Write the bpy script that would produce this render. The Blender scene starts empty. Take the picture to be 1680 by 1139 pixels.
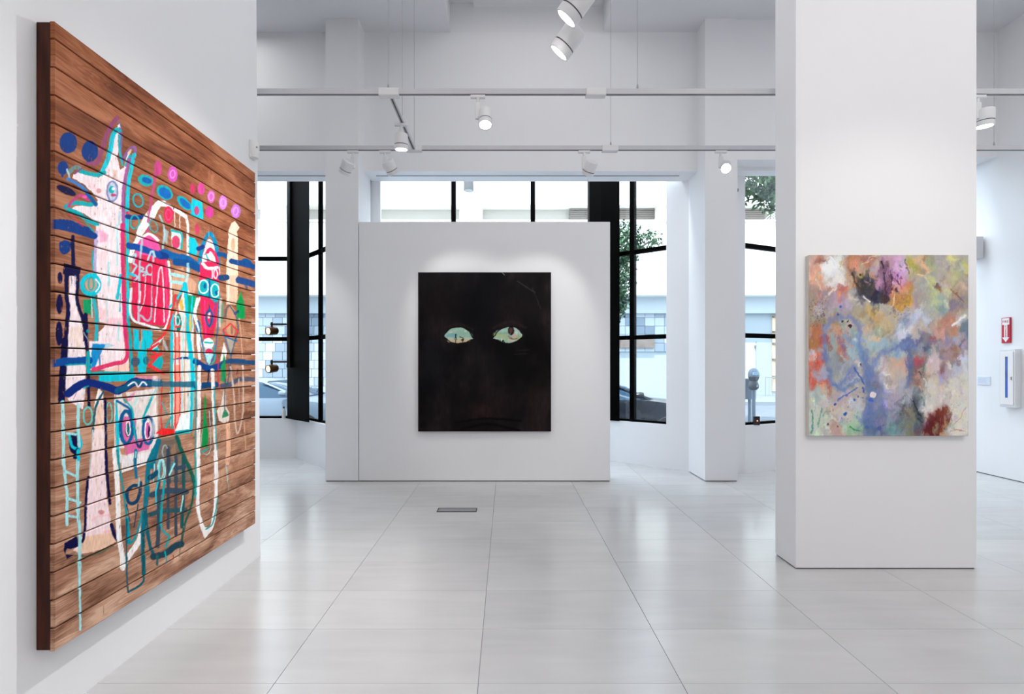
import bpy, bmesh, math, random
import numpy as np
from mathutils import Vector, Matrix

C = bpy.context.scene.collection
SC = bpy.context.scene
R = math.radians
random.seed(7)

# ------------------------------------------------------------------ camera, light, exposure
cam_d = bpy.data.cameras.new('camera')
cam_d.sensor_width = 36.0
cam_d.lens = 819.0 / 1680.0 * 36.0
cam_d.shift_x = 9.0 / 1680.0
cam_d.shift_y = 26.5 / 1680.0
cam_d.clip_start = 0.05
cam_d.clip_end = 300
cam = bpy.data.objects.new('camera', cam_d)
C.objects.link(cam)
cam.location = (0, 0, 1.415)
cam.rotation_euler = (R(90), 0, 0)
SC.camera = cam
SC.view_settings.view_transform = 'Standard'
SC.view_settings.look = 'None'
SC.view_settings.gamma = 1.0
SC.view_settings.use_curve_mapping = False
SC.view_settings.exposure = 0.34
SC.cycles.max_bounces = 10
SC.cycles.diffuse_bounces = 6
SC.cycles.transparent_max_bounces = 12

world = bpy.data.worlds.new('sky')
SC.world = world
world.use_nodes = True
bg = world.node_tree.nodes['Background']
bg.inputs['Color'].default_value = (0.78, 0.89, 1.0, 1)
bg.inputs['Strength'].default_value = 3.2

sun_d = bpy.data.lights.new('sun', 'SUN')
sun_d.energy = 5.0
sun_d.angle = R(1.0)
sun_d.color = (1.0, 0.96, 0.9)
sun = bpy.data.objects.new('sun', sun_d)
C.objects.link(sun)
sun.rotation_euler = (R(26), 0, R(-12))


def area(name, loc, sx, sy, power, col=(1, 1, 1), rot=(0, 0, 0)):
    d = bpy.data.lights.new(name, 'AREA')
    d.shape = 'RECTANGLE'
    d.size = sx
    d.size_y = sy
    d.energy = power
    d.color = col
    o = bpy.data.objects.new(name, d)
    C.objects.link(o)
    o.location = loc
    o.rotation_euler = rot
    return o


WARM = (1.0, 0.945, 0.87)
NEUT = (1.0, 0.98, 0.955)
area('ceiling_fill', (0.25, 2.6, 5.80), 1.5, 6.0, 32, NEUT)  # unseen fill lamps added under the ceiling to brighten the room
area('ceiling_fill', (3.9, 1.6, 5.48), 2.4, 6.0, 58, NEUT)
area('ceiling_fill', (0.4, -2.6, 5.45), 3.0, 3.4, 84, NEUT)
area('ceiling_fill', (-4.0, 5.0, 5.48), 2.0, 2.0, 24, NEUT)
DAY = (0.84, 0.93, 1.0)
area('bay_fill', (-4.2, 6.98, 5.45), 3.4, 0.5, 80, DAY)  # fill lamps added above the bays, lifting them with daylight colour
area('bay_fill', (0.3, 7.0, 5.45), 3.2, 0.5, 80, DAY)
area('bay_fill', (4.6, 6.85, 5.45), 2.4, 0.4, 60, DAY)


def spot(name, loc, target, power, angle=50, blend=0.6, col=NEUT, radius=0.035, parent=None):
    d = bpy.data.lights.new(name, 'SPOT')
    d.energy = power
    d.spot_size = R(angle)
    d.spot_blend = blend
    d.color = col
    d.shadow_soft_size = radius
    o = bpy.data.objects.new(name, d)
    C.objects.link(o)
    dirv = (Vector(target) - Vector(loc)).normalized()
    if parent is not None:
        o.parent = parent
        o.location = Vector(loc) - parent.location
    else:
        o.location = loc
    o.rotation_euler = dirv.to_track_quat('-Z', 'Y').to_euler()
    return o


# lamps of the tracks behind the photographer (out of the frame)
spot('spot_light', (2.75, 0.9, 3.4), (2.6, 3.4, 1.75), 48, 58, 0.8, WARM)
spot('spot_light', (2.2, 1.2, 3.4), (2.5, 3.4, 3.4), 20, 90, 0.9, WARM)

# ------------------------------------------------------------------ helpers


def srgb(c):
    c = np.asarray(c, float)
    if c.max() > 1.001:
        c = c / 255.0
    return np.where(c <= 0.04045, c / 12.92, ((c + 0.055) / 1.055) ** 2.4)


def hexc(h):
    return np.array([int(h[i:i + 2], 16) for i in (0, 2, 4)], float)


def nmat(name):
    m = bpy.data.materials.new(name)
    m.use_nodes = True
    nt = m.node_tree
    b = nt.nodes['Principled BSDF']
    return m, nt, b


def mat(name, col, rough=0.5, metal=0.0, spec=0.5, noise=0.0, scale=6.0, bump=0.0, stretch=None):
    """procedural material: base colour with a slight cloudy variation"""
    m, nt, b = nmat(name)
    lin = srgb(col)
    b.inputs['Roughness'].default_value = rough
    b.inputs['Metallic'].default_value = metal
    b.inputs['Specular IOR Level'].default_value = spec
    b.inputs['Base Color'].default_value = (*lin, 1)
    if noise or bump:
        tc = nt.nodes.new('ShaderNodeTexCoord')
        mp = nt.nodes.new('ShaderNodeMapping')
        if stretch:
            mp.inputs['Scale'].default_value = stretch
        nz = nt.nodes.new('ShaderNodeTexNoise')
        nz.inputs['Scale'].default_value = scale
        nz.inputs['Detail'].default_value = 5
        nt.links.new(tc.outputs['Object'], mp.inputs['Vector'])
        nt.links.new(mp.outputs['Vector'], nz.inputs['Vector'])
        if noise:
            rp = nt.nodes.new('ShaderNodeValToRGB')
            rp.color_ramp.elements[0].position = 0.3
            rp.color_ramp.elements[1].position = 0.7
            rp.color_ramp.elements[0].color = (*np.clip(lin * (1 - noise), 0, 1), 1)
            rp.color_ramp.elements[1].color = (*np.clip(lin * (1 + noise), 0, 1), 1)
            nt.links.new(nz.outputs['Fac'], rp.inputs['Fac'])
            nt.links.new(rp.outputs['Color'], b.inputs['Base Color'])
        if bump:
            bp = nt.nodes.new('ShaderNodeBump')
            bp.inputs['Strength'].default_value = bump
            bp.inputs['Distance'].default_value = 0.01
            nt.links.new(nz.outputs['Fac'], bp.inputs['Height'])
            nt.links.new(bp.outputs['Normal'], b.inputs['Normal'])
    return m


def emit(name, col, strength):
    m, nt, b = nmat(name)
    b.inputs['Base Color'].default_value = (0.8, 0.8, 0.8, 1)
    b.inputs['Emission Color'].default_value = (*col, 1)
    b.inputs['Emission Strength'].default_value = strength
    return m


def glass_mat(name, tint=(0.96, 0.99, 1.0), gloss=0.02):
    m = bpy.data.materials.new(name)
    m.use_nodes = True
    nt = m.node_tree
    for n in list(nt.nodes):
        nt.nodes.remove(n)
    out = nt.nodes.new('ShaderNodeOutputMaterial')
    tr = nt.nodes.new('ShaderNodeBsdfTransparent')
    tr.inputs['Color'].default_value = (*tint, 1)
    gl = nt.nodes.new('ShaderNodeBsdfGlossy')
    gl.inputs['Roughness'].default_value = gloss
    lw_ = nt.nodes.new('ShaderNodeLayerWeight')
    lw_.inputs['Blend'].default_value = 0.5
    pw = nt.nodes.new('ShaderNodeMath'); pw.operation = 'POWER'; pw.inputs[1].default_value = 4.0
    fr = nt.nodes.new('ShaderNodeMath'); fr.operation = 'MULTIPLY_ADD'; fr.inputs[1].default_value = 0.7; fr.inputs[2].default_value = 0.025
    nt.links.new(lw_.outputs['Facing'], pw.inputs[0])
    nt.links.new(pw.outputs[0], fr.inputs[0])
    mx = nt.nodes.new('ShaderNodeMixShader')
    nt.links.new(fr.outputs[0], mx.inputs['Fac'])
    nt.links.new(tr.outputs['BSDF'], mx.inputs[1])
    nt.links.new(gl.outputs['BSDF'], mx.inputs[2])
    nt.links.new(mx.outputs['Shader'], out.inputs['Surface'])
    return m


def tag(o, label=None, cat=None, group=None, kind=None):
    if label: o['label'] = label
    if cat: o['category'] = cat
    if group: o['group'] = group
    if kind: o['kind'] = kind
    return o


def empty(name, loc=(0, 0, 0), label=None, cat=None, group=None, kind=None, rz=0.0):
    o = bpy.data.objects.new(name, None)
    o.empty_display_size = 0.1
    C.objects.link(o)
    o.location = loc
    o.rotation_euler = (0, 0, rz)
    return tag(o, label, cat, group, kind)


class MB:
    """collects shapes in one bmesh"""

    def __init__(self):
        self.bm = bmesh.new()

    def box(self, x0, y0, z0, x1, y1, z1, bevel=0.0):
        b = bmesh.new()
        bmesh.ops.create_cube(b, size=1.0)
        bmesh.ops.scale(b, vec=(abs(x1 - x0), abs(y1 - y0), abs(z1 - z0)), verts=b.verts)
        bmesh.ops.translate(b, vec=((x0 + x1) / 2, (y0 + y1) / 2, (z0 + z1) / 2), verts=b.verts)
        if bevel:
            bmesh.ops.bevel(b, geom=list(b.edges), offset=bevel, segments=2, affect='EDGES', profile=0.5)
        return self._add(b)

    def _add(self, b):
        me = bpy.data.meshes.new('t')
        b.to_mesh(me)
        b.free()
        self.bm.from_mesh(me)
        bpy.data.meshes.remove(me)
        return self

    def lathe(self, prof, origin=(0, 0, 0), axis=(0, 0, 1), seg=24):
        """prof: (radius, height) pairs along the axis"""
        q = Vector((0, 0, 1)).rotation_difference(Vector(axis).normalized())
        o = Vector(origin)
        rings = []
        for r, h in prof:
            if r <= 1e-6:
                rings.append([self.bm.verts.new(o + q @ Vector((0, 0, h)))])
            else:
                rings.append([self.bm.verts.new(o + q @ Vector((r * math.cos(2 * math.pi * i / seg), r * math.sin(2 * math.pi * i / seg), h))) for i in range(seg)])
        for a, b in zip(rings, rings[1:]):
            for i in range(seg):
                j = (i + 1) % seg
                if len(a) == 1 and len(b) > 1:
                    self.bm.faces.new((a[0], b[i], b[j]))
                elif len(b) == 1 and len(a) > 1:
                    self.bm.faces.new((a[i], a[j], b[0]))
                elif len(a) > 1:
                    self.bm.faces.new((a[i], a[j], b[j], b[i]))
        return self

    def cyl(self, p0, p1, r, seg=16):
        d = Vector(p1) - Vector(p0)
        L = d.length
        return self.lathe([(0, 0), (r, 0), (r, L), (0, L)], p0, d, seg)

    def tube(self, pts, r, seg=10):
        for a, b in zip(pts, pts[1:]):
            self.cyl(a, b, r, seg)
        return self

    def prism(self, poly, z0, z1):
        """vertical prism over a plan polygon"""
        lo = [self.bm.verts.new((x, y, z0)) for x, y in poly]
        hi = [self.bm.verts.new((x, y, z1)) for x, y in poly]
        n = len(poly)
        self.bm.faces.new(lo)
        self.bm.faces.new(hi)
        for i in range(n):
            j = (i + 1) % n
            self.bm.faces.new((lo[i], lo[j], hi[j], hi[i]))
        return self

    def slab(self, pts, off):
        """flat polygon (3-D points) given thickness along the vector off"""
        off = Vector(off)
        lo = [self.bm.verts.new(p) for p in pts]
        hi = [self.bm.verts.new(Vector(p) + off) for p in pts]
        n = len(pts)
        self.bm.faces.new(lo)
        self.bm.faces.new(hi)
        for i in range(n):
            j = (i + 1) % n
            self.bm.faces.new((lo[i], lo[j], hi[j], hi[i]))
        return self

    def build(self, name, material, parent=None, smooth=False, kind=None, label=None, cat=None, group=None, origin=None):
        bmesh.ops.recalc_face_normals(self.bm, faces=self.bm.faces)
        me = bpy.data.meshes.new(name)
        if origin is not None:
            bmesh.ops.translate(self.bm, vec=-Vector(origin), verts=self.bm.verts)
        self.bm.to_mesh(me)
        self.bm.free()
        if material:
            me.materials.append(material)
        o = bpy.data.objects.new(name, me)
        C.objects.link(o)
        if parent is not None:
            o.parent = parent
        if origin is not None:
            o.location = origin
        if smooth:
            for p in me.polygons:
                p.use_smooth = True
            try:
                me.set_sharp_from_angle(angle=R(40))
            except Exception:
                pass
        return tag(o, label, cat, group, kind)


def clone(o, name=None, parent=None, loc=None):
    c = o.copy()
    C.objects.link(c)
    if parent is not None:
        c.parent = parent
    if loc is not None:
        c.location = loc
    return c


def copy_tree(o, parent=None):
    c = o.copy()
    C.objects.link(c)
    if parent is not None:
        c.parent = parent
        c.matrix_parent_inverse = o.matrix_parent_inverse
    for ch in list(o.children):
        copy_tree(ch, c)
    return c


def text_mesh(s, size, name, material, parent, matrix, depth=0.0008, align='CENTER'):
    cu = bpy.data.curves.new(name, 'FONT')
    cu.body = s
    cu.size = size
    cu.align_x = align
    cu.align_y = 'CENTER'
    cu.extrude = depth
    tmp = bpy.data.objects.new(name + '_tmp', cu)
    C.objects.link(tmp)
    bpy.context.view_layer.update()
    me = bpy.data.meshes.new_from_object(tmp.evaluated_get(bpy.context.evaluated_depsgraph_get()))
    bpy.data.objects.remove(tmp)
    me.transform(matrix)
    me.materials.clear()
    me.materials.append(material)
    o = bpy.data.objects.new(name, me)
    C.objects.link(o)
    if parent is not None:
        o.parent = parent
    return o


# ------------------------------------------------------------------ materials
M_wall = mat('white_wall_paint', (236, 236, 238), 0.75, spec=0.25, noise=0.012, scale=1.2, bump=0.02)
M_ceil = mat('white_ceiling_paint', (222, 222, 225), 0.85, spec=0.2, noise=0.012, scale=1.0)
M_white = mat('white_metal', (222, 222, 224), 0.4, spec=0.4, noise=0.01, scale=8)
M_rail = mat('shaded_white_rail', (200, 200, 203), 0.5, spec=0.3, noise=0.01, scale=8)  # white metal darkened, the rails' backlit shade put into the colour
M_slot = mat('dark_slot', (84, 84, 86), 0.6, noise=0.05, scale=20)
M_black = mat('black_steel', (5, 4, 4), 0.55, spec=0.02, noise=0.15, scale=3)
M_track_blk = mat('black_track', (12, 12, 12), 0.4, noise=0.1, scale=5)
M_brass = mat('brass_bronze', (112, 78, 48), 0.4, metal=0.6, noise=0.1, scale=20)
M_glass = glass_mat('window_glass')
M_grout = mat('grey_grout', (128, 128, 130), 0.9, noise=0.06, scale=20)
M_lens = emit('lamp_lens', (1.0, 0.97, 0.93), 14.0)
M_lens_off = emit('lamp_lens_soft', (1.0, 0.97, 0.93), 4.0)
M_lens_warm = emit('lamp_lens_warm', (1.0, 0.78, 0.42), 3.0)
M_wire = mat('steel_wire', (150, 150, 152), 0.4, metal=0.4, noise=0.05, scale=30)
M_grey = mat('grey_metal', (150, 152, 155), 0.4, metal=0.3, noise=0.05, scale=12)
M_plastic = mat('offwhite_plastic', (226, 226, 224), 0.5, noise=0.01, scale=10)


def floor_mat():
    m, nt, b = nmat('grey_porcelain_tile')
    tc = nt.nodes.new('ShaderNodeTexCoord')
    oi = nt.nodes.new('ShaderNodeObjectInfo')
    mp = nt.nodes.new('ShaderNodeMapping')
    mp.inputs['Scale'].default_value = (0.8, 6.5, 1)
    off = nt.nodes.new('ShaderNodeVectorMath'); off.operation = 'ADD'
    sc = nt.nodes.new('ShaderNodeMath'); sc.operation = 'MULTIPLY'; sc.inputs[1].default_value = 37.0
    nt.links.new(oi.outputs['Random'], sc.inputs[0])
    nt.links.new(tc.outputs['Object'], off.inputs[0])
    nt.links.new(sc.outputs[0], off.inputs[1])
    nt.links.new(off.outputs[0], mp.inputs['Vector'])
    n1 = nt.nodes.new('ShaderNodeTexNoise'); n1.inputs['Scale'].default_value = 1.6; n1.inputs['Detail'].default_value = 7; n1.inputs['Distortion'].default_value = 0.6
    n2 = nt.nodes.new('ShaderNodeTexNoise'); n2.inputs['Scale'].default_value = 2.2; n2.inputs['Detail'].default_value = 4
    nt.links.new(mp.outputs['Vector'], n1.inputs['Vector'])
    nt.links.new(off.outputs[0], n2.inputs['Vector'])
    ad = nt.nodes.new('ShaderNodeMath'); ad.operation = 'ADD'
    nt.links.new(n1.outputs['Fac'], ad.inputs[0]); nt.links.new(n2.outputs['Fac'], ad.inputs[1])
    hf = nt.nodes.new('ShaderNodeMath'); hf.operation = 'MULTIPLY_ADD'; hf.inputs[1].default_value = 0.42
    nt.links.new(ad.outputs[0], hf.inputs[0])
    rr = nt.nodes.new('ShaderNodeMath'); rr.operation = 'MULTIPLY'; rr.inputs[1].default_value = 0.16
    nt.links.new(oi.outputs['Random'], rr.inputs[0]); nt.links.new(rr.outputs[0], hf.inputs[2])
    rp = nt.nodes.new('ShaderNodeValToRGB')
    rp.color_ramp.elements[0].position = 0.25; rp.color_ramp.elements[0].color = (*srgb((186, 185, 186)), 1)
    rp.color_ramp.elements[1].position = 0.80; rp.color_ramp.elements[1].color = (*srgb((208, 207, 206)), 1)
    nt.links.new(hf.outputs[0], rp.inputs['Fac'])
    nt.links.new(rp.outputs['Color'], b.inputs['Base Color'])
    b.inputs['Roughness'].default_value = 0.21
    b.inputs['Specular IOR Level'].default_value = 0.55
    return m


M_tile = floor_mat()

# ------------------------------------------------------------------ the room shell


def struct(name, mb, m, label=None, cat=None, parent=None, **k):
    return mb.build(name, m, parent, kind=None if parent else 'structure', label=label, cat=cat, **k)


ZC = 5.54
# floor: grout bed, each tile in view a piece of its own
floor = struct('floor', MB().box(-6.3, -5.2, -0.15, 6.3, 7.62, -0.005), M_grout, 'light grey porcelain tile floor of the gallery', 'floor')
TX, TY = 0.9, 0.45
tile_me = None
far_tiles = MB()
vent_x = (-0.665, -0.285)
for i in range(-7, 8):
    x0 = -0.125 + TX * i
    x1 = x0 + TX
    if x0 > 6.25 or x1 < -6.3:
        continue
    for j in range(-16, 13):
        y0 = 2.205 + TY * j
        y1 = y0 + TY
        cx = 831 + 819 * ((x0 + x1) / 2) / max(y1, 0.3)
        seen = y1 > 1.9 and -130 < cx < 1840 and (x0 > -1.95 or y1 > 3.6)
        xa, xb = max(x0, -6.3), min(x1, 6.3)
        if seen and x1 < 6.3:
            if tile_me is None:
                o = MB().box(0.0013, 0.0007, -0.012, TX - 0.0013, TY - 0.0007, 0.0, 0.0006).build('tile', M_tile, floor)
                tile_me = o.data
            else:
                o = bpy.data.objects.new('tile', tile_me)
                C.objects.link(o)
                o.parent = floor
            o.location = (x0, y0, 0)
        elif y0 < 7.5:
            far_tiles.box(xa + 0.002, y0 + 0.0012, -0.012, xb - 0.002, y1 - 0.0012, 0.0)
far_tiles.build('tile_field', M_tile, floor, kind='stuff')

# walls
lw = MB()
X0, X1 = -1.808, -1.98
lw.slab([(X0, -5.0, 0), (X0, 3.667, 0), (X0, 3.585, ZC), (X0, -5.0, ZC)], (X1 - X0, 0, 0))
struct('wall_left', lw, M_wall, 'white gallery wall carrying the big plank painting', 'wall')
struct('wall_right', MB().box(6.11, -5.0, 0.009, 6.3, 8.2, ZC), M_wall, 'white side wall with the fire extinguisher cabinet', 'wall')
struct('wall_back', MB().box(-6.3, -5.2, 0, 6.3, -5.0, 6.0), M_wall)
struct('wall_side', MB().box(-6.3, -5.0, 0, -6.15, 7.45, ZC), M_wall)

# ceiling with the sunk channel running towards the windows
ce = MB()
ce.box(-6.3, -5.2, ZC, -0.70, 6.22, 6.15)
ce.box(1.205, -5.2, ZC, 6.3, 6.22, 6.15)
ce.box(-0.70, -5.2, 5.905, -0.41, 6.22, 6.15)
ce.box(-0.41, -5.2, 5.855, 1.205, 6.22, 6.15)
ce.box(-6.3, 6.22, ZC, 6.3, 7.62, 6.15)
struct('ceiling', ce, M_ceil, 'white ceiling with a sunk channel', 'ceiling')

# wall above the windows, between the pillars
he = MB()
he.box(-6.15, 6.22, 3.807, -2.165, 6.57, ZC)
he.box(-1.775, 6.22, 3.807, 2.376, 6.57, 5.90)
struct('wall_header', he, M_wall, 'white wall above the bay windows', 'wall')
struct('trim_1', MB().box(-1.66, 6.355, 3.800, 2.2, 6.375, 3.8075), M_grey, 'thin blind slot under the window header', 'trim')
struct('trim_2', MB().box(-6.1, 6.355, 3.800, -2.18, 6.375, 3.8075), M_grey, 'thin blind slot over the left bay', 'trim')
hr = MB()
hr.box(2.763, 5.99, 3.857, 4.2, 6.22, ZC)
hr.box(2.763, 6.22, 3.815, 5.72, 6.40, ZC)
hr.box(5.72, 6.22, 3.985, 6.11, 6.60, ZC)
struct('wall_header_right', hr, M_wall, 'white wall above the window beside the fire cabinet', 'wall')

# pillars
struct('pillar', MB().box(-2.165, 5.97, 0.009, -1.772, 6.5, ZC), M_wall, 'tall white pillar attached to the left of the partition', 'pillar')
struct('pillar', MB().box(2.376, 5.97, 0.009, 2.763, 6.51, ZC), M_wall, 'slim white pillar between the bay and the meter window', 'pillar')
struct('column', MB().box(1.988, 3.43, 0.008, 3.229, 3.69, ZC), M_wall, 'wide white column carrying the abstract canvas', 'column')
# free-standing partition with the black painting
struct('partition', MB().box(-1.764, 5.97, 0.009, 1.239, 6.20, 3.106, 0.003), M_wall, 'low white partition wall carrying the black canvas', 'partition')


M_gap = mat('shadow_gap', (40, 40, 42), 0.9, noise=0.05, scale=10)
for k, b_ in enumerate(((1.996, 3.438, 3.221, 3.682, 0.0085), (-1.758, 5.977, 1.233, 6.19, 0.0095), (-2.158, 5.977, -1.778, 6.49, 0.0095), (2.384, 5.977, 2.756, 6.50, 0.0095), (6.116, -5.0, 6.29, 8.1, 0.0095))):
    struct('trim_%d' % (k + 3), MB().box(b_[0], b_[1], 0, b_[2], b_[3], b_[4]), M_gap, ('shadow gap under the wide column', 'shadow gap under the partition', 'shadow gap under the tall pillar', 'shadow gap under the slim pillar', 'shadow gap under the right wall')[k], 'trim')


def seg_wall(mb, p0, p1, z0, z1, th):
    a, b = Vector(p0), Vector(p1)
    d = (b - a).normalized()
    n = Vector((-d.y, d.x))
    if n.y < 0:
        n = -n
    q = [a, b, b + n * th, a + n * th]
    mb.prism([(v.x, v.y) for v in q], z0, z1)


SILL = 0.59
ba = MB()
seg_wall(ba, (-6.15, 7.43), (-3.10, 7.43), 0, SILL, 0.16)
seg_wall(ba, (-3.12, 7.43), (-2.40, 6.66), 0, SILL, 0.16)
struct('wall_bay_left', ba, M_wall, 'low white wall under the window with the brass spots', 'wall')
bb = MB()
seg_wall(bb, (-2.02, 7.43), (1.24, 7.43), 0, SILL, 0.16)
seg_wall(bb, (1.24, 7.412), (2.145, 6.702), 0, SILL, 0.16)
struct('wall_bay_right', bb, M_wall, 'low white wall under the window with the black car', 'wall')
jb = MB()
seg_wall(jb, (2.145, 6.702), (2.40, 6.502), 0, ZC, 0.16)
struct('wall_jamb', jb, M_wall, 'white angled wall beside the window with the black car', 'wall')
ja = MB()
seg_wall(ja, (-2.40, 6.66), (-2.17, 6.414), 0, ZC, 0.12)
ja.box(-2.12, 6.5, 0, -2.0, 7.6, ZC)
ja.box(-1.80, 6.57, 0, -1.66, 6.62, ZC)
ja.box(-2.0, 6.57, 0, -1.80, 6.62, ZC)
struct('wall_jamb_left', ja, M_wall, 'white wall strip beside the high window', 'wall')
jc = MB()
jc.box(2.763, 6.40, 0, 3.06, 6.52, ZC)
struct('wall_jamb_right', jc, M_wall, 'white jamb left of the meter window', 'wall')
WR0, WR1 = (3.06, 6.40), (6.11, 7.715)
bc = MB()
seg_wall(bc, WR0, WR1, 0, 0.612, 0.16)
struct('wall_sill_right', bc, M_wall, 'low white wall under the meter window', 'wall')

# ------------------------------------------------------------------ windows


def glazing(win, p0, p1, z0, zs, ts, off=0.07, w=0.062, dep=0.055, first=True, last=True):
    """black steel glazing between two plan points: bars at distances ts, rails at heights zs"""
    a, b = Vector(p0), Vector(p1)
    d = (b - a).normalized()
    L = (b - a).length
    n = Vector((-d.y, d.x))
    if n.y < 0:
        n = -n
    a = a + n * off
    top = 5.5

    def bar(s0, s1, za, zb, dd=dep, name='muntin'):
        q = [a + d * s0 - n * dd / 2, a + d * s1 - n * dd / 2, a + d * s1 + n * dd / 2, a + d * s0 + n * dd / 2]
        MB().prism([(v.x, v.y) for v in q], za, zb).build(name, M_black, win)
    cuts = [0.0] + list(ts) + [L]
    for t in ts:
        bar(t - w / 2, t + w / 2, z0, top, dep * 1.5, 'mullion')
    for k, (s0, s1) in enumerate(zip(cuts, cuts[1:])):
        s0 += w / 2 if k else 0
        s1 -= w / 2 if k < len(cuts) - 2 else 0
        bar(s0, s1, z0 - 0.001, z0 + 0.032, dep, 'bottom_rail')
        levels = [z0 + 0.032] + list(zs) + [top]
        for m_, z in enumerate(zs):
            bar(s0, s1, z - 0.029, z + 0.029, dep)
        for m_, (za, zb) in enumerate(zip(levels, levels[1:])):
            za += 0.029 if m_ else 0
            zb -= 0.029 if m_ < len(levels) - 2 else 0
            q = [a + d * s0 - n * 0.004, a + d * s1 - n * 0.004, a + d * s1 + n * 0.004, a + d * s0 + n * 0.004]
            MB().prism([(v.x, v.y) for v in q], za, zb).build('pane', M_glass, win)


ZS = (1.778, 2.982)
w1 = empty('window_1', (0, 0, 0), 'black framed bay window with brass spotlights on its post', 'window', kind='structure')
glazing(w1, (-6.15, 7.43), (-3.25, 7.43), SILL, ZS, (0.55, 1.75))
glazing(w1, (-3.12, 7.43), (-2.40, 6.66), SILL, ZS, (0.658 * 1.054,), w=0.045, dep=0.034)
MB().prism([(-3.27, 7.44), (-3.105, 7.28), (-2.745, 6.95), (-2.84, 7.17), (-3.0, 7.45), (-3.27, 7.62)], SILL, 5.5).build('post', M_black, w1)
w2 = empty('window_2', (0, 0, 0), 'high black framed window seen over the partition', 'window', kind='structure')
glazing(w2, (-2.0, 7.43), (1.24, 7.43), SILL, ZS, (1.205, 2.395), w=0.066)
MB().prism([(1.235, 7.44), (1.375, 7.275), (1.605, 7.085), (1.60, 7.30), (1.38, 7.50), (1.235, 7.62)], SILL, 5.5).build('post', M_black, w2)
w3 = empty('window_3', (0, 0, 0), 'narrow black framed window with the black car outside', 'window', kind='structure')
glazing(w3, (1.51, 7.20), (2.145, 6.702), SILL, ZS, (0.302,), w=0.066)
w4 = empty('window_4', (0, 0, 0), 'narrow window with the parking meter outside', 'window', kind='structure')
glazing(w4, WR0, WR1, 0.612, (1.775, 2.944), (1.1, 2.2))

# ------------------------------------------------------------------ lighting tracks
ZT, Y1T, Y2T = 3.452, 3.752, 4.73


def track(name, p0, p1, label, wires, slot_end=True):
    a, b = Vector(p0), Vector(p1)
    t = empty(name, tuple((a + b) / 2), label, 'lighting track', 'suspended white lighting tracks')
    a, b = a - t.location, b - t.location
    d = (b - a).normalized()
    s = Vector((-d.y, d.x, 0))
    r = MB()
    hw, hh = 0.017, 0.019
    r.slab([a - s * hw + Vector((0, 0, -hh)), a + s * hw + Vector((0, 0, -hh)), a + s * hw + Vector((0, 0, hh)), a - s * hw + Vector((0, 0, hh))], b - a)
    r.build('rail', M_rail, t)
    g = MB()
    g.slab([a - s * 0.006 + Vector((0, 0, -hh - 0.0015)), a + s * 0.006 + Vector((0, 0, -hh - 0.0015)), a + s * 0.006 + Vector((0, 0, -hh + 0.004)), a - s * 0.006 + Vector((0, 0, -hh + 0.004))], b - a)
    g.build('slot', M_slot, t)
    for wx, wy, top in wires:
        p = Vector((wx, wy, ZT + 0.019)) - t.location
        MB().cyl(p, p + Vector((0, 0, top - ZT - 0.019)), 0.0016, 6).build('suspension_wire', M_wire, t)
        MB().lathe([(0, 0), (0.009, 0), (0.009, 0.014), (0.004, 0.04), (0, 0.04)], p, (0, 0, 1), 10).build('wire_grip', M_grey, t)
    return t


tk1 = track('lighting_track', (-2.4, Y1T, ZT), (6.05, Y1T, ZT), 'nearer of the two long white crosswise lighting tracks', [(-0.888, Y1T, ZC), (0.984, Y1T, 5.855)])
tk2 = track('lighting_track', (-4.5, Y2T, ZT), (6.05, Y2T, ZT), 'farther of the two long white crosswise lighting tracks, near the windows', [(0.988, Y2T, 5.855), (-0.875, Y2T, ZC), (4.62, Y2T, ZC)])
tk3 = track('lighting_track', (-0.875, Y1T + 0.06, ZT - 0.002), (-0.875, Y2T - 0.03, ZT - 0.002), 'short white track linking the two long tracks', [(-0.875, 4.19, ZC)])
tk4 = track('lighting_track', (0.335, 0.3, ZT), (0.335, 2.775, ZT), 'white track above the two big overhead spotlights', [(0.335, 1.6, 5.855)])
# connectors
for x, y, t, nm in ((-0.882, Y1T, tk1, 'connector'), (-0.875, Y2T, tk2, 'connector'), (0.67, Y1T, tk1, 'joiner'), (0.98, Y2T, tk2, 'joiner')):
    MB().box(x - 0.075, y - 0.03, ZT - 0.034, x + 0.075, y + 0.03, ZT + 0.021, 0.004).build(nm, M_white, t, origin=None).location = -t.location


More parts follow.
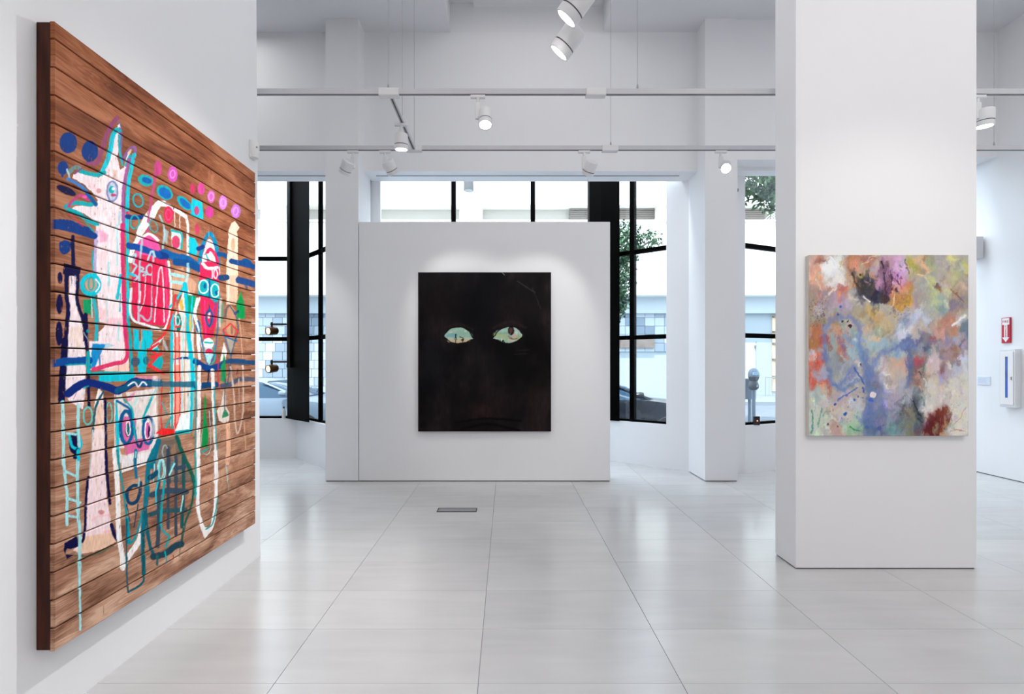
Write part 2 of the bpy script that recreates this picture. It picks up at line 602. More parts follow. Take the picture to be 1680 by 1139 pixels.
def track_light(label, x, y, target, lens, power=0.0, drop=0.17, side=0.05, angle=45, col=NEUT, z_track=ZT, rad=0.058, length=0.125, off_dir=None):
    """cylindrical spotlight: adapter in the track, stem, side arm, body with groove, lens"""
    t = empty('track_light', (x, y, z_track - 0.0245), label, 'spotlight', 'white cylindrical track spotlights')
    w = Vector(t.location)
    ad = MB()
    ad.box(-0.055, -0.016, -0.022, 0.055, 0.016, 0.0, 0.003)
    ad.build('adapter', M_white, t)
    st = MB()
    st.lathe([(0, 0), (0.012, 0), (0.012, 0.05), (0, 0.05)], (0, 0, -0.065), (0, 0, 1), 14)
    st.build('stem', M_white, t)
    od = Vector(off_dir if off_dir else (1, 0, 0)).normalized()
    c = Vector((0, 0, -drop)) + od * side
    yk = MB()
    yk.box(-0.02, -0.015, -drop - 0.01, 0.02, 0.015, -0.055, 0.005)
    yk.build('arm', M_white, t)
    d = (Vector(target) - (w + c)).normalized()
    pv = MB()
    pv.cyl(Vector((0, 0, -drop)), c, 0.016, 14)
    pv.build('pivot', M_grey, t)
    bd = MB()
    h = length / 2
    g = h * 0.35
    bd.lathe([(0, -h), (rad * 0.93, -h), (rad, -h + 0.008), (rad, g)], c, d, 28)
    bd.lathe([(rad, g + 0.006), (rad, h), (rad * 0.86, h), (rad * 0.84, h - 0.012), (0, h - 0.012)], c, d, 28)
    bd.build('body', M_white, t, smooth=True)
    gr = MB()
    gr.lathe([(0, g - 0.002), (rad * 0.965, g - 0.002), (rad * 0.965, g + 0.008), (0, g + 0.008)], c, d, 28)
    gr.build('groove', M_slot, t, smooth=True)
    le = MB()
    le.lathe([(rad * 0.80, h - 0.0115), (rad * 0.80, h - 0.009), (0, h - 0.003)], c, d, 24)
    le.build('lens', lens, t, smooth=True)
    if power:
        spot('spot_light', w + c + d * (h + 0.02), Vector(target), power, angle, 0.55, col, 0.045, t)
    return t


WOODT = (-1.73, 2.3, 1.6)
track_light('small spotlight with glowing lens on the nearer track, left of the long wire', -0.215, Y1T, (-0.12, 2.95, 0.5), M_lens, 0, side=0.055, rad=0.053)
track_light('spotlight on the nearer track, right of the wide column', 3.54, Y1T, (3.66, 3.92, 0.0), M_lens, 20, side=0.055, angle=70)
track_light('spotlight hanging under the short linking track', -0.885, 4.19, (-0.90, 4.6, 0.0), M_lens, 8, drop=0.155, side=0.0, angle=60)
track_light('spotlight on the farther track tilted left, in front of the tall pillar', -1.455, Y2T, (-2.7, 5.75, 1.6), M_lens_off, 24, drop=0.155, side=-0.06, angle=60)
track_light('spotlight on the farther track tilted right, next to the tall pillar', -1.15, Y2T, (-0.36, 5.95, 1.75), M_lens_off, 26, drop=0.155, side=0.05, angle=62)
track_light('lone spotlight at the middle of the farther track, tilted left', 0.735, Y2T, (0.25, 5.95, 1.75), M_lens_off, 26, drop=0.165, side=0.055, angle=62)
track_light('dazzling spotlight in front of the slim pillar', 2.03, Y2T, (0.9, 1.2, 0.6), M_lens, 12, drop=0.15, side=0.045, angle=60, rad=0.05)
track_light('lower of the two big overhead spotlights at the top edge', 0.345, 2.735, (-1.73, 3.65, 0.75), M_lens, 22, drop=0.245, side=-0.01, angle=62, length=0.15, rad=0.062)
track_light('upper of the two big overhead spotlights, cut by the top edge', 0.345, 2.475, (-1.73, 3.4, 0.75), M_lens, 0, drop=0.235, side=0.0, length=0.15, rad=0.062)
spot('spot_light', (-0.05, 3.45, 3.23), (-1.75, 2.45, 0.75), 165, 92, 1.0, NEUT, 0.03)

# ------------------------------------------------------------------ small things on the walls
ms = empty('motion_sensor', (-1.808, 3.54, 2.925), 'small white motion sensor at the top corner of the left wall', 'sensor')
MB().box(0.0, -0.035, -0.062, 0.014, 0.035, 0.062, 0.005).build('base', M_plastic, ms)
hb = MB()
hb.lathe([(0, -0.058), (0.030, -0.055), (0.036, -0.03), (0.036, 0.045), (0.028, 0.058), (0, 0.06)], (0.016, 0, 0), (0, 0, 1), 20)
hb.build('housing', M_plastic, ms, smooth=True)
MB().lathe([(0, 0), (0.006, 0), (0.006, 0.004), (0, 0.005)], (0.047, -0.022, 0.012), (0.8, -0.6, 0), 10).build('indicator', M_grey, ms)

ds = empty('door_sensor', (2.763, 6.02, 3.50), 'tiny dark round sensor on the edge of the slim pillar', 'sensor')
MB().lathe([(0, 0), (0.03, 0), (0.03, 0.012), (0, 0.012)], (0, 0, 0), (1, 0, 0), 16).build('base', M_grey, ds)
MB().lathe([(0.026, 0.011), (0.022, 0.026), (0, 0.033)], (0, 0, 0), (1, 0, 0), 16).build('dome', mat('dark_blue_dome', (58, 62, 86), 0.25, noise=0.05, scale=10), ds, smooth=True)

# fire sign and extinguisher cabinet on the right wall
M_red = mat('sign_red', (188, 22, 52), 0.4, noise=0.03, scale=10)
M_signw = mat('sign_white', (238, 234, 234), 0.45, noise=0.01, scale=10)
fs = empty('fire_sign', (6.11, 6.09, 1.815), 'red FIRE EXTINGUISHER sign with a white down arrow above the cabinet', 'sign')
MB().box(-0.020, -0.052, -0.155, 0.0, 0.052, 0.155, 0.002).build('plate', M_red, fs)
ar = MB()
xs = -0.0208
ar.slab([(xs, 0.043, 0.148), (xs, -0.043, 0.148), (xs, -0.043, 0.068), (xs, -0.020, 0.068), (xs, -0.020, -0.085), (xs, -0.043, -0.085), (xs, 0, -0.143), (xs, 0.043, -0.085), (xs, 0.020, -0.085), (xs, 0.020, 0.068), (xs, 0.043, 0.068)], (0.0012, 0, 0))
ar.build('arrow', M_signw, fs)
mm = Matrix.Translation((-0.0216, 0, 0.106)) @ Matrix.Rotation(R(-90), 4, 'Z') @ Matrix.Rotation(R(90), 4, 'X')
text_mesh('FIRE', 0.040, 'lettering', M_red, fs, mm)
mm = Matrix.Translation((-0.0216, 0, -0.012)) @ Matrix.Rotation(R(-90), 4, 'Z') @ Matrix.Rotation(R(90), 4, 'X') @ Matrix.Rotation(R(-90), 4, 'Z')
text_mesh('EXTINGUISHER', 0.0215, 'lettering', M_red, fs, mm)

fc = empty('extinguisher_cabinet', (6.11, 6.02, 1.233), 'white fire extinguisher cabinet under the red FIRE sign', 'cabinet')
MB().box(-0.072, -0.095, -0.35, 0.0, 0.095, 0.35, 0.004).build('body', M_white, fc)
MB().box(-0.082, -0.078, -0.318, -0.0715, 0.078, 0.318, 0.003).build('door', M_signw, fc)
fd = [o for o in fc.children if o.name.startswith('door')][0]
MB().box(-0.0835, -0.015, -0.235, -0.081, 0.015, 0.26, 0.0005).build('pane', mat('blue_glass', (64, 92, 168), 0.06, spec=0.8, noise=0.35, scale=5), fd)
MB().box(-0.092, -0.066, -0.02, -0.081, -0.056, 0.02, 0.003).build('handle', M_grey, fd)

wc = empty('wall_card', (6.11, 6.385, 1.19), 'small pale wall card low on the right wall beside the wide column', 'card')
MB().box(-0.008, -0.085, -0.055, 0.0, 0.085, 0.055, 0.001).build('card', mat('pale_card', (214, 222, 234), 0.6, noise=0.02, scale=10), wc)
pr = MB()
for k in range(5):
    pr.box(-0.0088, -0.045 + 0.012 * (k % 2), 0.03 - k * 0.014 - 0.0025, -0.0078, 0.07, 0.03 - k * 0.014 + 0.0025)
pr.build('print', mat('pale_print', (190, 198, 212), 0.7, noise=0.02, scale=10), wc, kind='stuff')

sp = empty('wall_speaker', (6.11, 6.44, 2.895), 'grey box speaker high on the right wall, half hidden by the wide column', 'speaker')
MB().box(-0.19, -0.07, -0.14, -0.02, 0.07, 0.14, 0.008).build('cabinet', mat('pale_grey_box', (205, 205, 209), 0.5, noise=0.02, scale=10), sp)
MB().box(-0.03, -0.03, -0.05, 0.0, 0.03, 0.05, 0.002).build('bracket', M_grey, sp)
MB().box(-0.194, -0.06, -0.13, -0.189, 0.06, 0.13, 0.001).build('front_grille', M_plastic, sp)

# floor outlet
fv = empty('floor_vent', (-0.475, 4.805, 0.0), 'small grey metal floor vent set into the tiles before the partition', 'vent')
M_steel = mat('brushed_steel', (146, 146, 148), 0.5, metal=0.0, noise=0.06, scale=30)
fr_ = MB()
fr_.box(-0.19, -0.062, -0.004, 0.19, -0.052, 0.004).box(-0.19, 0.052, -0.004, 0.19, 0.062, 0.004)
fr_.box(-0.19, -0.052, -0.004, -0.18, 0.052, 0.004).box(0.18, -0.052, -0.004, 0.19, 0.052, 0.004)
fr_.build('frame', M_slot, fv)
MB().box(-0.148, -0.050, -0.004, 0.148, 0.050, 0.003, 0.001).build('cover', M_steel, fv)
for s in (-1, 1):
    MB().box(s * 0.164 - 0.014, -0.050, -0.004, s * 0.164 + 0.014, 0.050, 0.0026, 0.001).build('end_plate', M_steel, fv)

# sensor box and bottle on the sills
sb = empty('sill_sensor', (3.24, 6.47, 0.612), 'small black box with a red light on the sill by the parking meter', 'sensor')
MB().box(-0.036, -0.022, 0.0, 0.036, 0.022, 0.115, 0.006).build('body', mat('black_plastic', (26, 20, 20), 0.4, noise=0.05, scale=10), sb)
MB().lathe([(0, 0), (0.009, 0), (0.009, 0.004), (0, 0.005)], (0.0, -0.021, 0.058), (0, -1, 0), 12).build('indicator', emit('red_indicator', (1.0, 0.12, 0.06), 1.2), sb)
bt = empty('bottle', (-3.30, 7.395, SILL), 'small white bottle with a dark cap on the left window sill', 'bottle')
MB().lathe([(0, 0), (0.024, 0), (0.026, 0.01), (0.026, 0.12), (0.014, 0.15), (0.012, 0.158), (0, 0.158)], (0, 0, 0), (0, 0, 1), 20).build('body', M_plastic, bt, smooth=True)
MB().lathe([(0, 0.156), (0.015, 0.156), (0.015, 0.182), (0, 0.184)], (0, 0, 0), (0, 0, 1), 16).build('cap', M_slot, bt, smooth=True)

# vertical black track with two brass spots on the left window post
vt = empty('post_track', (-3.195, 7.335, 1.37), 'vertical black track on the left window post, carrying two brass spots', 'lighting track')
MB().box(-0.022, -0.028, 0.0, 0.022, 0.028, 3.6, 0.003).build('rail', M_track_blk, vt)
MB().box(-0.026, -0.032, -0.02, 0.026, 0.032, 0.03, 0.003).build('end_cap', M_track_blk, vt)
for z, lab in ((1.985, 'upper brass spotlight glowing on the left window post'), (1.435, 'lower brass spotlight glowing on the left window post')):
    s = empty('brass_spotlight', (-3.2, 7.305, z), lab, 'spotlight', 'brass spotlights on the window post')
    MB().box(-0.25, -0.018, -0.014, -0.020, 0.014, 0.012, 0.003).build('arm', M_track_blk, s)
    MB().cyl((-0.235, 0, -0.045), (-0.235, 0, 0.03), 0.016, 12).build('joint', M_track_blk, s)
    d = Vector((-0.42, -0.90, -0.10)).normalized()
    c = Vector((-0.225, -0.01, -0.098))
    MB().lathe([(0, -0.075), (0.05, -0.075), (0.06, -0.06), (0.062, 0.05), (0.057, 0.075), (0.05, 0.077), (0.048, 0.062), (0, 0.062)], c, d, 24).build('body', M_brass, s, smooth=True)
    MB().lathe([(0.046, 0.0635), (0, 0.069)], c, d, 20).build('lens', M_lens_warm, s, smooth=True)

# ------------------------------------------------------------------ the street
M_walk = mat('pale_pavement', (124, 132, 140), 0.85, noise=0.06, scale=2, bump=0.05)
M_road = mat('asphalt', (100, 108, 118), 0.9, noise=0.12, scale=3, bump=0.1)
M_fac = mat('pale_render', (232, 230, 224), 0.85, noise=0.02, scale=0.6)
M_fac_lo = mat('blue_white_render', (172, 182, 188), 0.8, noise=0.02, scale=0.5)
M_fac_wall = mat('shaded_blue_render', (152, 164, 170), 0.8, noise=0.03, scale=0.5)  # pale blue, darkened in place of a deeper overhang's shade
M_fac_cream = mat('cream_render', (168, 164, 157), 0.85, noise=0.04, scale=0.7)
M_louv = mat('taupe_louvre', (116, 108, 102), 0.7, noise=0.06, scale=4)
M_louv_d = mat('dark_gap', (70, 68, 68), 0.9, noise=0.1, scale=4)
struct('pavement', MB().box(-40, 7.62, -0.5, 40, 9.9, -0.14), M_walk, 'pale pavement outside the windows', 'pavement')
struct('road', MB().box(-40, 9.9, -0.6, 40, 21.0, -0.36), M_road, 'grey road outside the windows', 'road')
struct('pavement_far', MB().box(-40, 21.0, -0.6, 40, 40, -0.22), M_walk, 'pale pavement across the road', 'pavement')


def zat(py, Y):
    return 1.415 - (py - 596) * Y / 819.0


def xat(px, Y):
    return (px - 831) * Y / 819.0


bd = empty('building', (0, 25.2, -0.22), 'long pale building across the road with louvred vents and a stone ground floor', 'building')


def bpart(name, m, boxes, bevel=0.0, **k):
    mb = MB()
    for b in boxes:
        mb.box(*b, bevel)
    o = mb.build(name, m, bd, **k)
    o.location = -bd.location
    return o


YU = 24.6
bpart('upper_wall', M_fac, [(-34, YU, zat(336, YU), 34, 30, 11.2)])
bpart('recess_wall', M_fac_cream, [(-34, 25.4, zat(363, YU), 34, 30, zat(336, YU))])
bpart('parapet', M_fac, [(-34, YU, zat(484, YU), 34, 30, zat(363, YU))])
bpart('ledge', M_fac, [(-34, YU - 0.12, zat(364, YU) - 0.02, 34, YU + 0.3, zat(361.5, YU))])
YL = 25.7
bpart('lower_band', M_fac_lo, [(-34, YL - 0.35, zat(514, YL - 0.35), 34, 30, zat(484, YU))])
bpart('lower_wall', M_fac_wall, [(-34, YL, -0.24, 34, 30, zat(514, YL - 0.35))])
for a, b in ((754, 791), (428, 467), (1078, 1108), (1150, 1190), (590, 612)):
    bpart('pier', M_fac, [(xat(a, 24.8), 24.75, zat(363, YU), xat(b, 24.8), 25.4, zat(336, YU))])
# louvred vents
for a, b in ((934, 1072), (1180, 1254)):
    x0, x1 = xat(a, 25.3), xat(b, 25.3)
    z0, z1 = zat(360, 25.3), zat(343, 25.3)
    v = bpart('louvre_vent', M_louv_d, [(x0, 25.33, z0, x1, 25.4, z1)])
    n = 5
    for k in range(n):
        zz = z0 + (k + 0.5) * (z1 - z0) / n
        mb = MB()
        mb.box(x0, 25.18, zz - 0.055, x1, 25.33, zz + 0.03)
        mb.build('slat', M_louv, v)
# white lattice
x0, x1 = xat(1256, 25.2), xat(1290, 25.2)
z0, z1 = zat(360, 25.2), zat(346, 25.2)
la = MB()
for k in range(-3, 12):
    for s in (1, -1):
        xa = x0 + k * 0.14
        a, b = (xa, z0), (xa + (z1 - z0), z1)
        if s < 0:
            a, b = (xa + (z1 - z0), z0), (xa, z1)
        if min(a[0], b[0]) < x0 - 0.02 or max(a[0], b[0]) > x1 + 0.3:
            continue
        la.slab([(a[0] - 0.02, 25.22, a[1]), (a[0] + 0.02, 25.22, a[1]), (b[0] + 0.02, 25.22, b[1]), (b[0] - 0.02, 25.22, b[1])], (0, 0.03, 0))
la.box(x0 - 0.05, 25.2, z0, x0, 25.26, z1)
o = la.build('lattice', M_fac, bd, kind='stuff')
o.location = -bd.location
# stone blocks of the ground floor, in three greys stepping down
tones = [mat('stone_block_pale', (172, 182, 190), 0.8, noise=0.03, scale=2), mat('stone_block_mid', (148, 160, 170), 0.8, noise=0.04, scale=2), mat('stone_block_grey', (122, 136, 150), 0.8, noise=0.04, scale=2)]
bw, bh = 0.50, 0.44
bm_ = [None, None, None]


def block(x, z, k, y=YL - 0.09):
    if bm_[k] is None:
        o = MB().box(0.008, 0, 0.008, bw - 0.008, 0.12, bh - 0.008, 0.01).build('stone_block', tones[k], bd)
        bm_[k] = o.data
    else:
        o = bpy.data.objects.new('stone_block', bm_[k])
        C.objects.link(o)
        o.parent = bd
    o.location = Vector((x, y, z)) - bd.location
    return o


step = [2, 2, 1, 0, 0, 1, 0, 2]
for ix, x in enumerate(np.arange(-13.0, -8.4, bw)):
    for iz in range(10):
        z = -0.2 + iz * bh
        k = step[(ix + (9 - iz) // 2 + 3) % 8]
        block(x + (iz % 2) * 0.12, z, k)
for ix, x in enumerate(np.arange(5.6, 9.1, bw)):
    for iz in range(5, 10):
        z = -0.2 + iz * bh
        k = 2 if (ix - (9 - iz) // 1) in (0, 1) else (1 if (ix - (9 - iz)) in (4, 5) else 0)
        block(x, z, k)
bpart('awning_sign', mat('brown_board', (112, 102, 96), 0.7, noise=0.2, scale=3), [(xat(1016, YL), YL - 0.25, zat(571, YL), xat(1072, YL), YL, zat(557, YL))])
# pale door and shop corner across the road, its lamplight put into the warm colour
dr = bpart('door', M_fac_lo, [(xat(1222, YL), YL - 0.05, -0.22, xat(1239, YL), YL + 0.02, zat(562, YL))], 0.01)
bpart('door_frame', M_grey, [(xat(1239, YL), YL - 0.06, -0.22, xat(1240, YL), YL, zat(561, YL)), (xat(1221, YL), YL - 0.06, zat(562, YL), xat(1240, YL), YL, zat(561, YL))])
bpart('door_closer', M_louv, [(xat(1237, YL), YL - 0.12, zat(572, YL), xat(1239, YL), YL - 0.05, zat(567, YL))])
shx0, shx1 = xat(1266, YL), xat(1300, YL)
bpart('shop_window', mat('warm_lit_panel', (214, 190, 158), 0.5, noise=0.15, scale=2), [(shx0, YL - 0.06, zat(642, YL), shx1, YL, zat(517, YL))])
for py in (520, 545, 564, 590, 618):
    bpart('shelf', M_louv, [(shx0, YL - 0.2, zat(py, YL) - 0.05, shx1, YL - 0.05, zat(py, YL) + 0.05)])

# drum lamp on the upper wall
dl = empty('drum_lamp', (xat(769, 24.3), YU, zat(306, 24.3)), 'grey drum lamp high on the building across the road', 'lamp')
MB().lathe([(0, -0.22), (0.23, -0.22), (0.235, -0.2), (0.235, 0.6), (0, 0.6)], (0, -0.36, 0), (0, 0, 1), 24).build('drum', M_slot, dl, smooth=True)
MB().box(-0.06, -0.14, 0.1, 0.06, -0.002, 0.3).build('bracket', M_louv, dl)
MB().lathe([(0, -0.225), (0.2, -0.225), (0.2, -0.215), (0, -0.215)], (0, -0.36, 0), (0, 0, 1), 24).build('rim', M_grey, dl)

# handrail across the road
rl = empty('railing', (xat(1256, 24.9), 24.9, -0.22), 'thin metal handrail beside the pale door across the road', 'railing')
MB().tube([(0, 0, 0), (0, 0, 0.95), (0.9, 0, 0.9), (0.9, 0, 0)], 0.03).build('rail', M_grey, rl)
for k in range(1, 5):
    MB().cyl((0.18 * k, 0, 0.02), (0.18 * k, 0, 0.93), 0.012, 8).build('baluster', M_grey, rl)
for k in (0, 5):
    MB().lathe([(0, 0), (0.06, 0), (0.06, 0.02), (0, 0.02)], (0.18 * k, 0, 0), (0, 0, 1), 12).build('foot_plate', M_grey, rl)

# parking meter
YM = 9.35
M_mgrey = mat('meter_grey', (74, 78, 86), 0.45, metal=0.2, noise=0.08, scale=14)
M_mpale = mat('meter_pale', (112, 124, 138), 0.4, metal=0.1, noise=0.06, scale=14)
M_mglass = mat('meter_window', (150, 185, 205), 0.08, spec=0.8, noise=0.1, scale=6)
pm = empty('parking_meter', (xat(1236.5, YM), YM, -0.14), 'grey parking meter on the pavement outside the narrow right window', 'parking meter')
h0 = zat(640, YM) + 0.14
MB().lathe([(0, 0), (0.07, 0), (0.07, 0.02), (0.034, 0.03), (0.034, h0 + 0.02), (0, h0 + 0.02)], (0, 0, 0), (0, 0, 1), 16).build('pole', M_mpale, pm, smooth=True)
MB().lathe([(0, 0), (0.05, 0), (0.085, 0.035), (0.092, 0.09), (0.075, 0.14), (0.065, 0.165), (0.085, 0.20), (0.098, 0.25), (0, 0.25)], (0, 0, h0), (0, 0, 1), 24).build('housing', M_mgrey, pm, smooth=True)
MB().lathe([(0.098, 0.25), (0.102, 0.27), (0.095, 0.33), (0.07, 0.385), (0.03, 0.41), (0, 0.415)], (0, 0, h0), (0, 0, 1), 24).build('dome', M_mpale, pm, smooth=True)
MB().box(-0.06, -0.108, h0 + 0.275, 0.06, -0.07, h0 + 0.335, 0.008).build('display', M_mglass, pm)
MB().box(-0.018, -0.105, h0 + 0.19, 0.018, -0.07, h0 + 0.24, 0.004).build('coin_slot', M_slot, pm)
MB().lathe([(0, 0), (0.022, 0), (0.02, 0.02), (0, 0.022)], (0.02, -0.085, h0 + 0.08), (0, -1, 0), 14).build('lock', M_grey, pm)
bx = empty('utility_box', (xat(1228, 9.6), 9.6, -0.14), 'pale utility box on a post behind the parking meter', 'box')
MB().box(-0.09, -0.06, zat(655, 9.6) + 0.14, 0.12, 0.06, zat(621, 9.6) + 0.14, 0.01).build('case', M_mpale, bx)
MB().cyl((0.02, 0, 0), (0.02, 0, zat(655, 9.6) + 0.16), 0.03, 12).build('post', M_mpale, bx)
MB().box(-0.07, -0.066, zat(652, 9.6) + 0.14, 0.10, -0.058, zat(624, 9.6) + 0.14, 0.004).build('door', M_mpale, bx)


# street trees
def leaf_mat(name, a, b):
    m, nt, bs = nmat(name)
    tc = nt.nodes.new('ShaderNodeTexCoord')
    nz = nt.nodes.new('ShaderNodeTexNoise')
    nz.inputs['Scale'].default_value = 6
    rp = nt.nodes.new('ShaderNodeValToRGB')
    rp.color_ramp.elements[0].position = 0.35; rp.color_ramp.elements[0].color = (*srgb(a), 1)
    rp.color_ramp.elements[1].position = 0.65; rp.color_ramp.elements[1].color = (*srgb(b), 1)
    nt.links.new(tc.outputs['Object'], nz.inputs['Vector'])
    nt.links.new(nz.outputs['Fac'], rp.inputs['Fac'])
    nt.links.new(rp.outputs['Color'], bs.inputs['Base Color'])
    bs.inputs['Roughness'].default_value = 0.55
    return m


M_leaf = leaf_mat('ficus_leaf', (24, 54, 36), (66, 106, 70))
M_leaf2 = leaf_mat('ficus_leaf_dark', (22, 46, 28), (72, 106, 58))
M_bark = mat('grey_bark', (112, 104, 98), 0.9, noise=0.2, scale=8, bump=0.3)


def tree(label, x, y, lobes, n, trunk_top, seed, m, branches, leaf=0.11):
    t = empty('street_tree', (x, y, -0.14), label, 'tree', 'street trees outside')
    rng = np.random.default_rng(seed)
    tr = MB()
    tr.lathe([(0, 0), (0.19, 0), (0.14, 0.35), (0.11, 1.4), (0.09, trunk_top), (0, trunk_top)], (0, 0, 0), (0, 0, 1), 14)
    tr.build('trunk', M_bark, t, smooth=True)
    for b in branches:
        mb = MB()
        pts = [Vector(p) for p in b]
        for k, (p, q) in enumerate(zip(pts, pts[1:])):
            mb.cyl(p, q, 0.05 / (k + 1.3), 8)
        mb.build('branch', M_bark, t)
    verts, faces = [], []
    tot = sum(l[3] * l[4] * l[5] for l in lobes)
    for (cx, cy, cz, rx, ry, rz) in lobes:
        k = int(n * rx * ry * rz / tot)
        for _ in range(k):
            v = rng.normal(size=3)
            v /= np.linalg.norm(v)
            v *= rng.uniform(0.35, 1.08) ** 0.6
            p = np.array([cx + v[0] * rx, cy + v[1] * ry, cz + v[2] * rz])
            d = np.array([rng.normal(), rng.normal(), rng.normal() - 0.6])
            d /= np.linalg.norm(d)
            s = np.cross(d, rng.normal(size=3))
            s /= np.linalg.norm(s)
            L = leaf * rng.uniform(0.7, 1.4)
            i = len(verts)
            verts += [tuple(p), tuple(p + d * L * 0.5 + s * L * 0.22), tuple(p + d * L), tuple(p + d * L * 0.5 - s * L * 0.22)]
            faces.append((i, i + 1, i + 2, i + 3))
    me = bpy.data.meshes.new('foliage')
    me.from_pydata(verts, [], faces)
    me.materials.append(m)
    o = bpy.data.objects.new('foliage', me)
    C.objects.link(o)
    o.parent = t
    o['kind'] = 'stuff'
    return t


YT = 13.6
tree('green street tree seen through the window beside the black car', xat(1003, YT), YT,
     [(0.0, 0, zat(452, YT) + 0.14, 0.62, 0.6, 1.15), (0.28, 0, zat(400, YT) + 0.14, 0.55, 0.55, 0.6), (0.85, 0, zat(395, YT) + 0.14, 0.55, 0.4, 0.26), (0.05, 0, zat(500, YT) + 0.14, 0.4, 0.45, 0.5)], 5200, zat(470, YT) + 0.14, 3, M_leaf,
     [[(0, 0, zat(530, YT) + 0.14), (0.32, 0, zat(512, YT) + 0.14), (0.6, 0.1, zat(480, YT) + 0.14)], [(0, 0, zat(470, YT) + 0.14), (0.5, 0, zat(415, YT) + 0.14), (1.2, 0, zat(392, YT) + 0.14)]])
YT2 = 12.6
tree('dark green street tree at the top of the narrow right window', xat(1300, YT2), YT2,
     [(-0.9, 0, zat(288, YT2) + 0.14, 0.95, 0.7, 0.6), (0.3, 0, zat(290, YT2) + 0.14, 1.1, 0.8, 0.9), (-0.50, 0, zat(325, YT2) + 0.14, 0.42, 0.4, 0.36)], 5600, zat(330, YT2) + 0.14, 5, M_leaf2,
     [[(0, 0, zat(345, YT2) + 0.14), (-0.5, 0, zat(310, YT2) + 0.14), (-1.2, 0, zat(285, YT2) + 0.14)]], leaf=0.14)


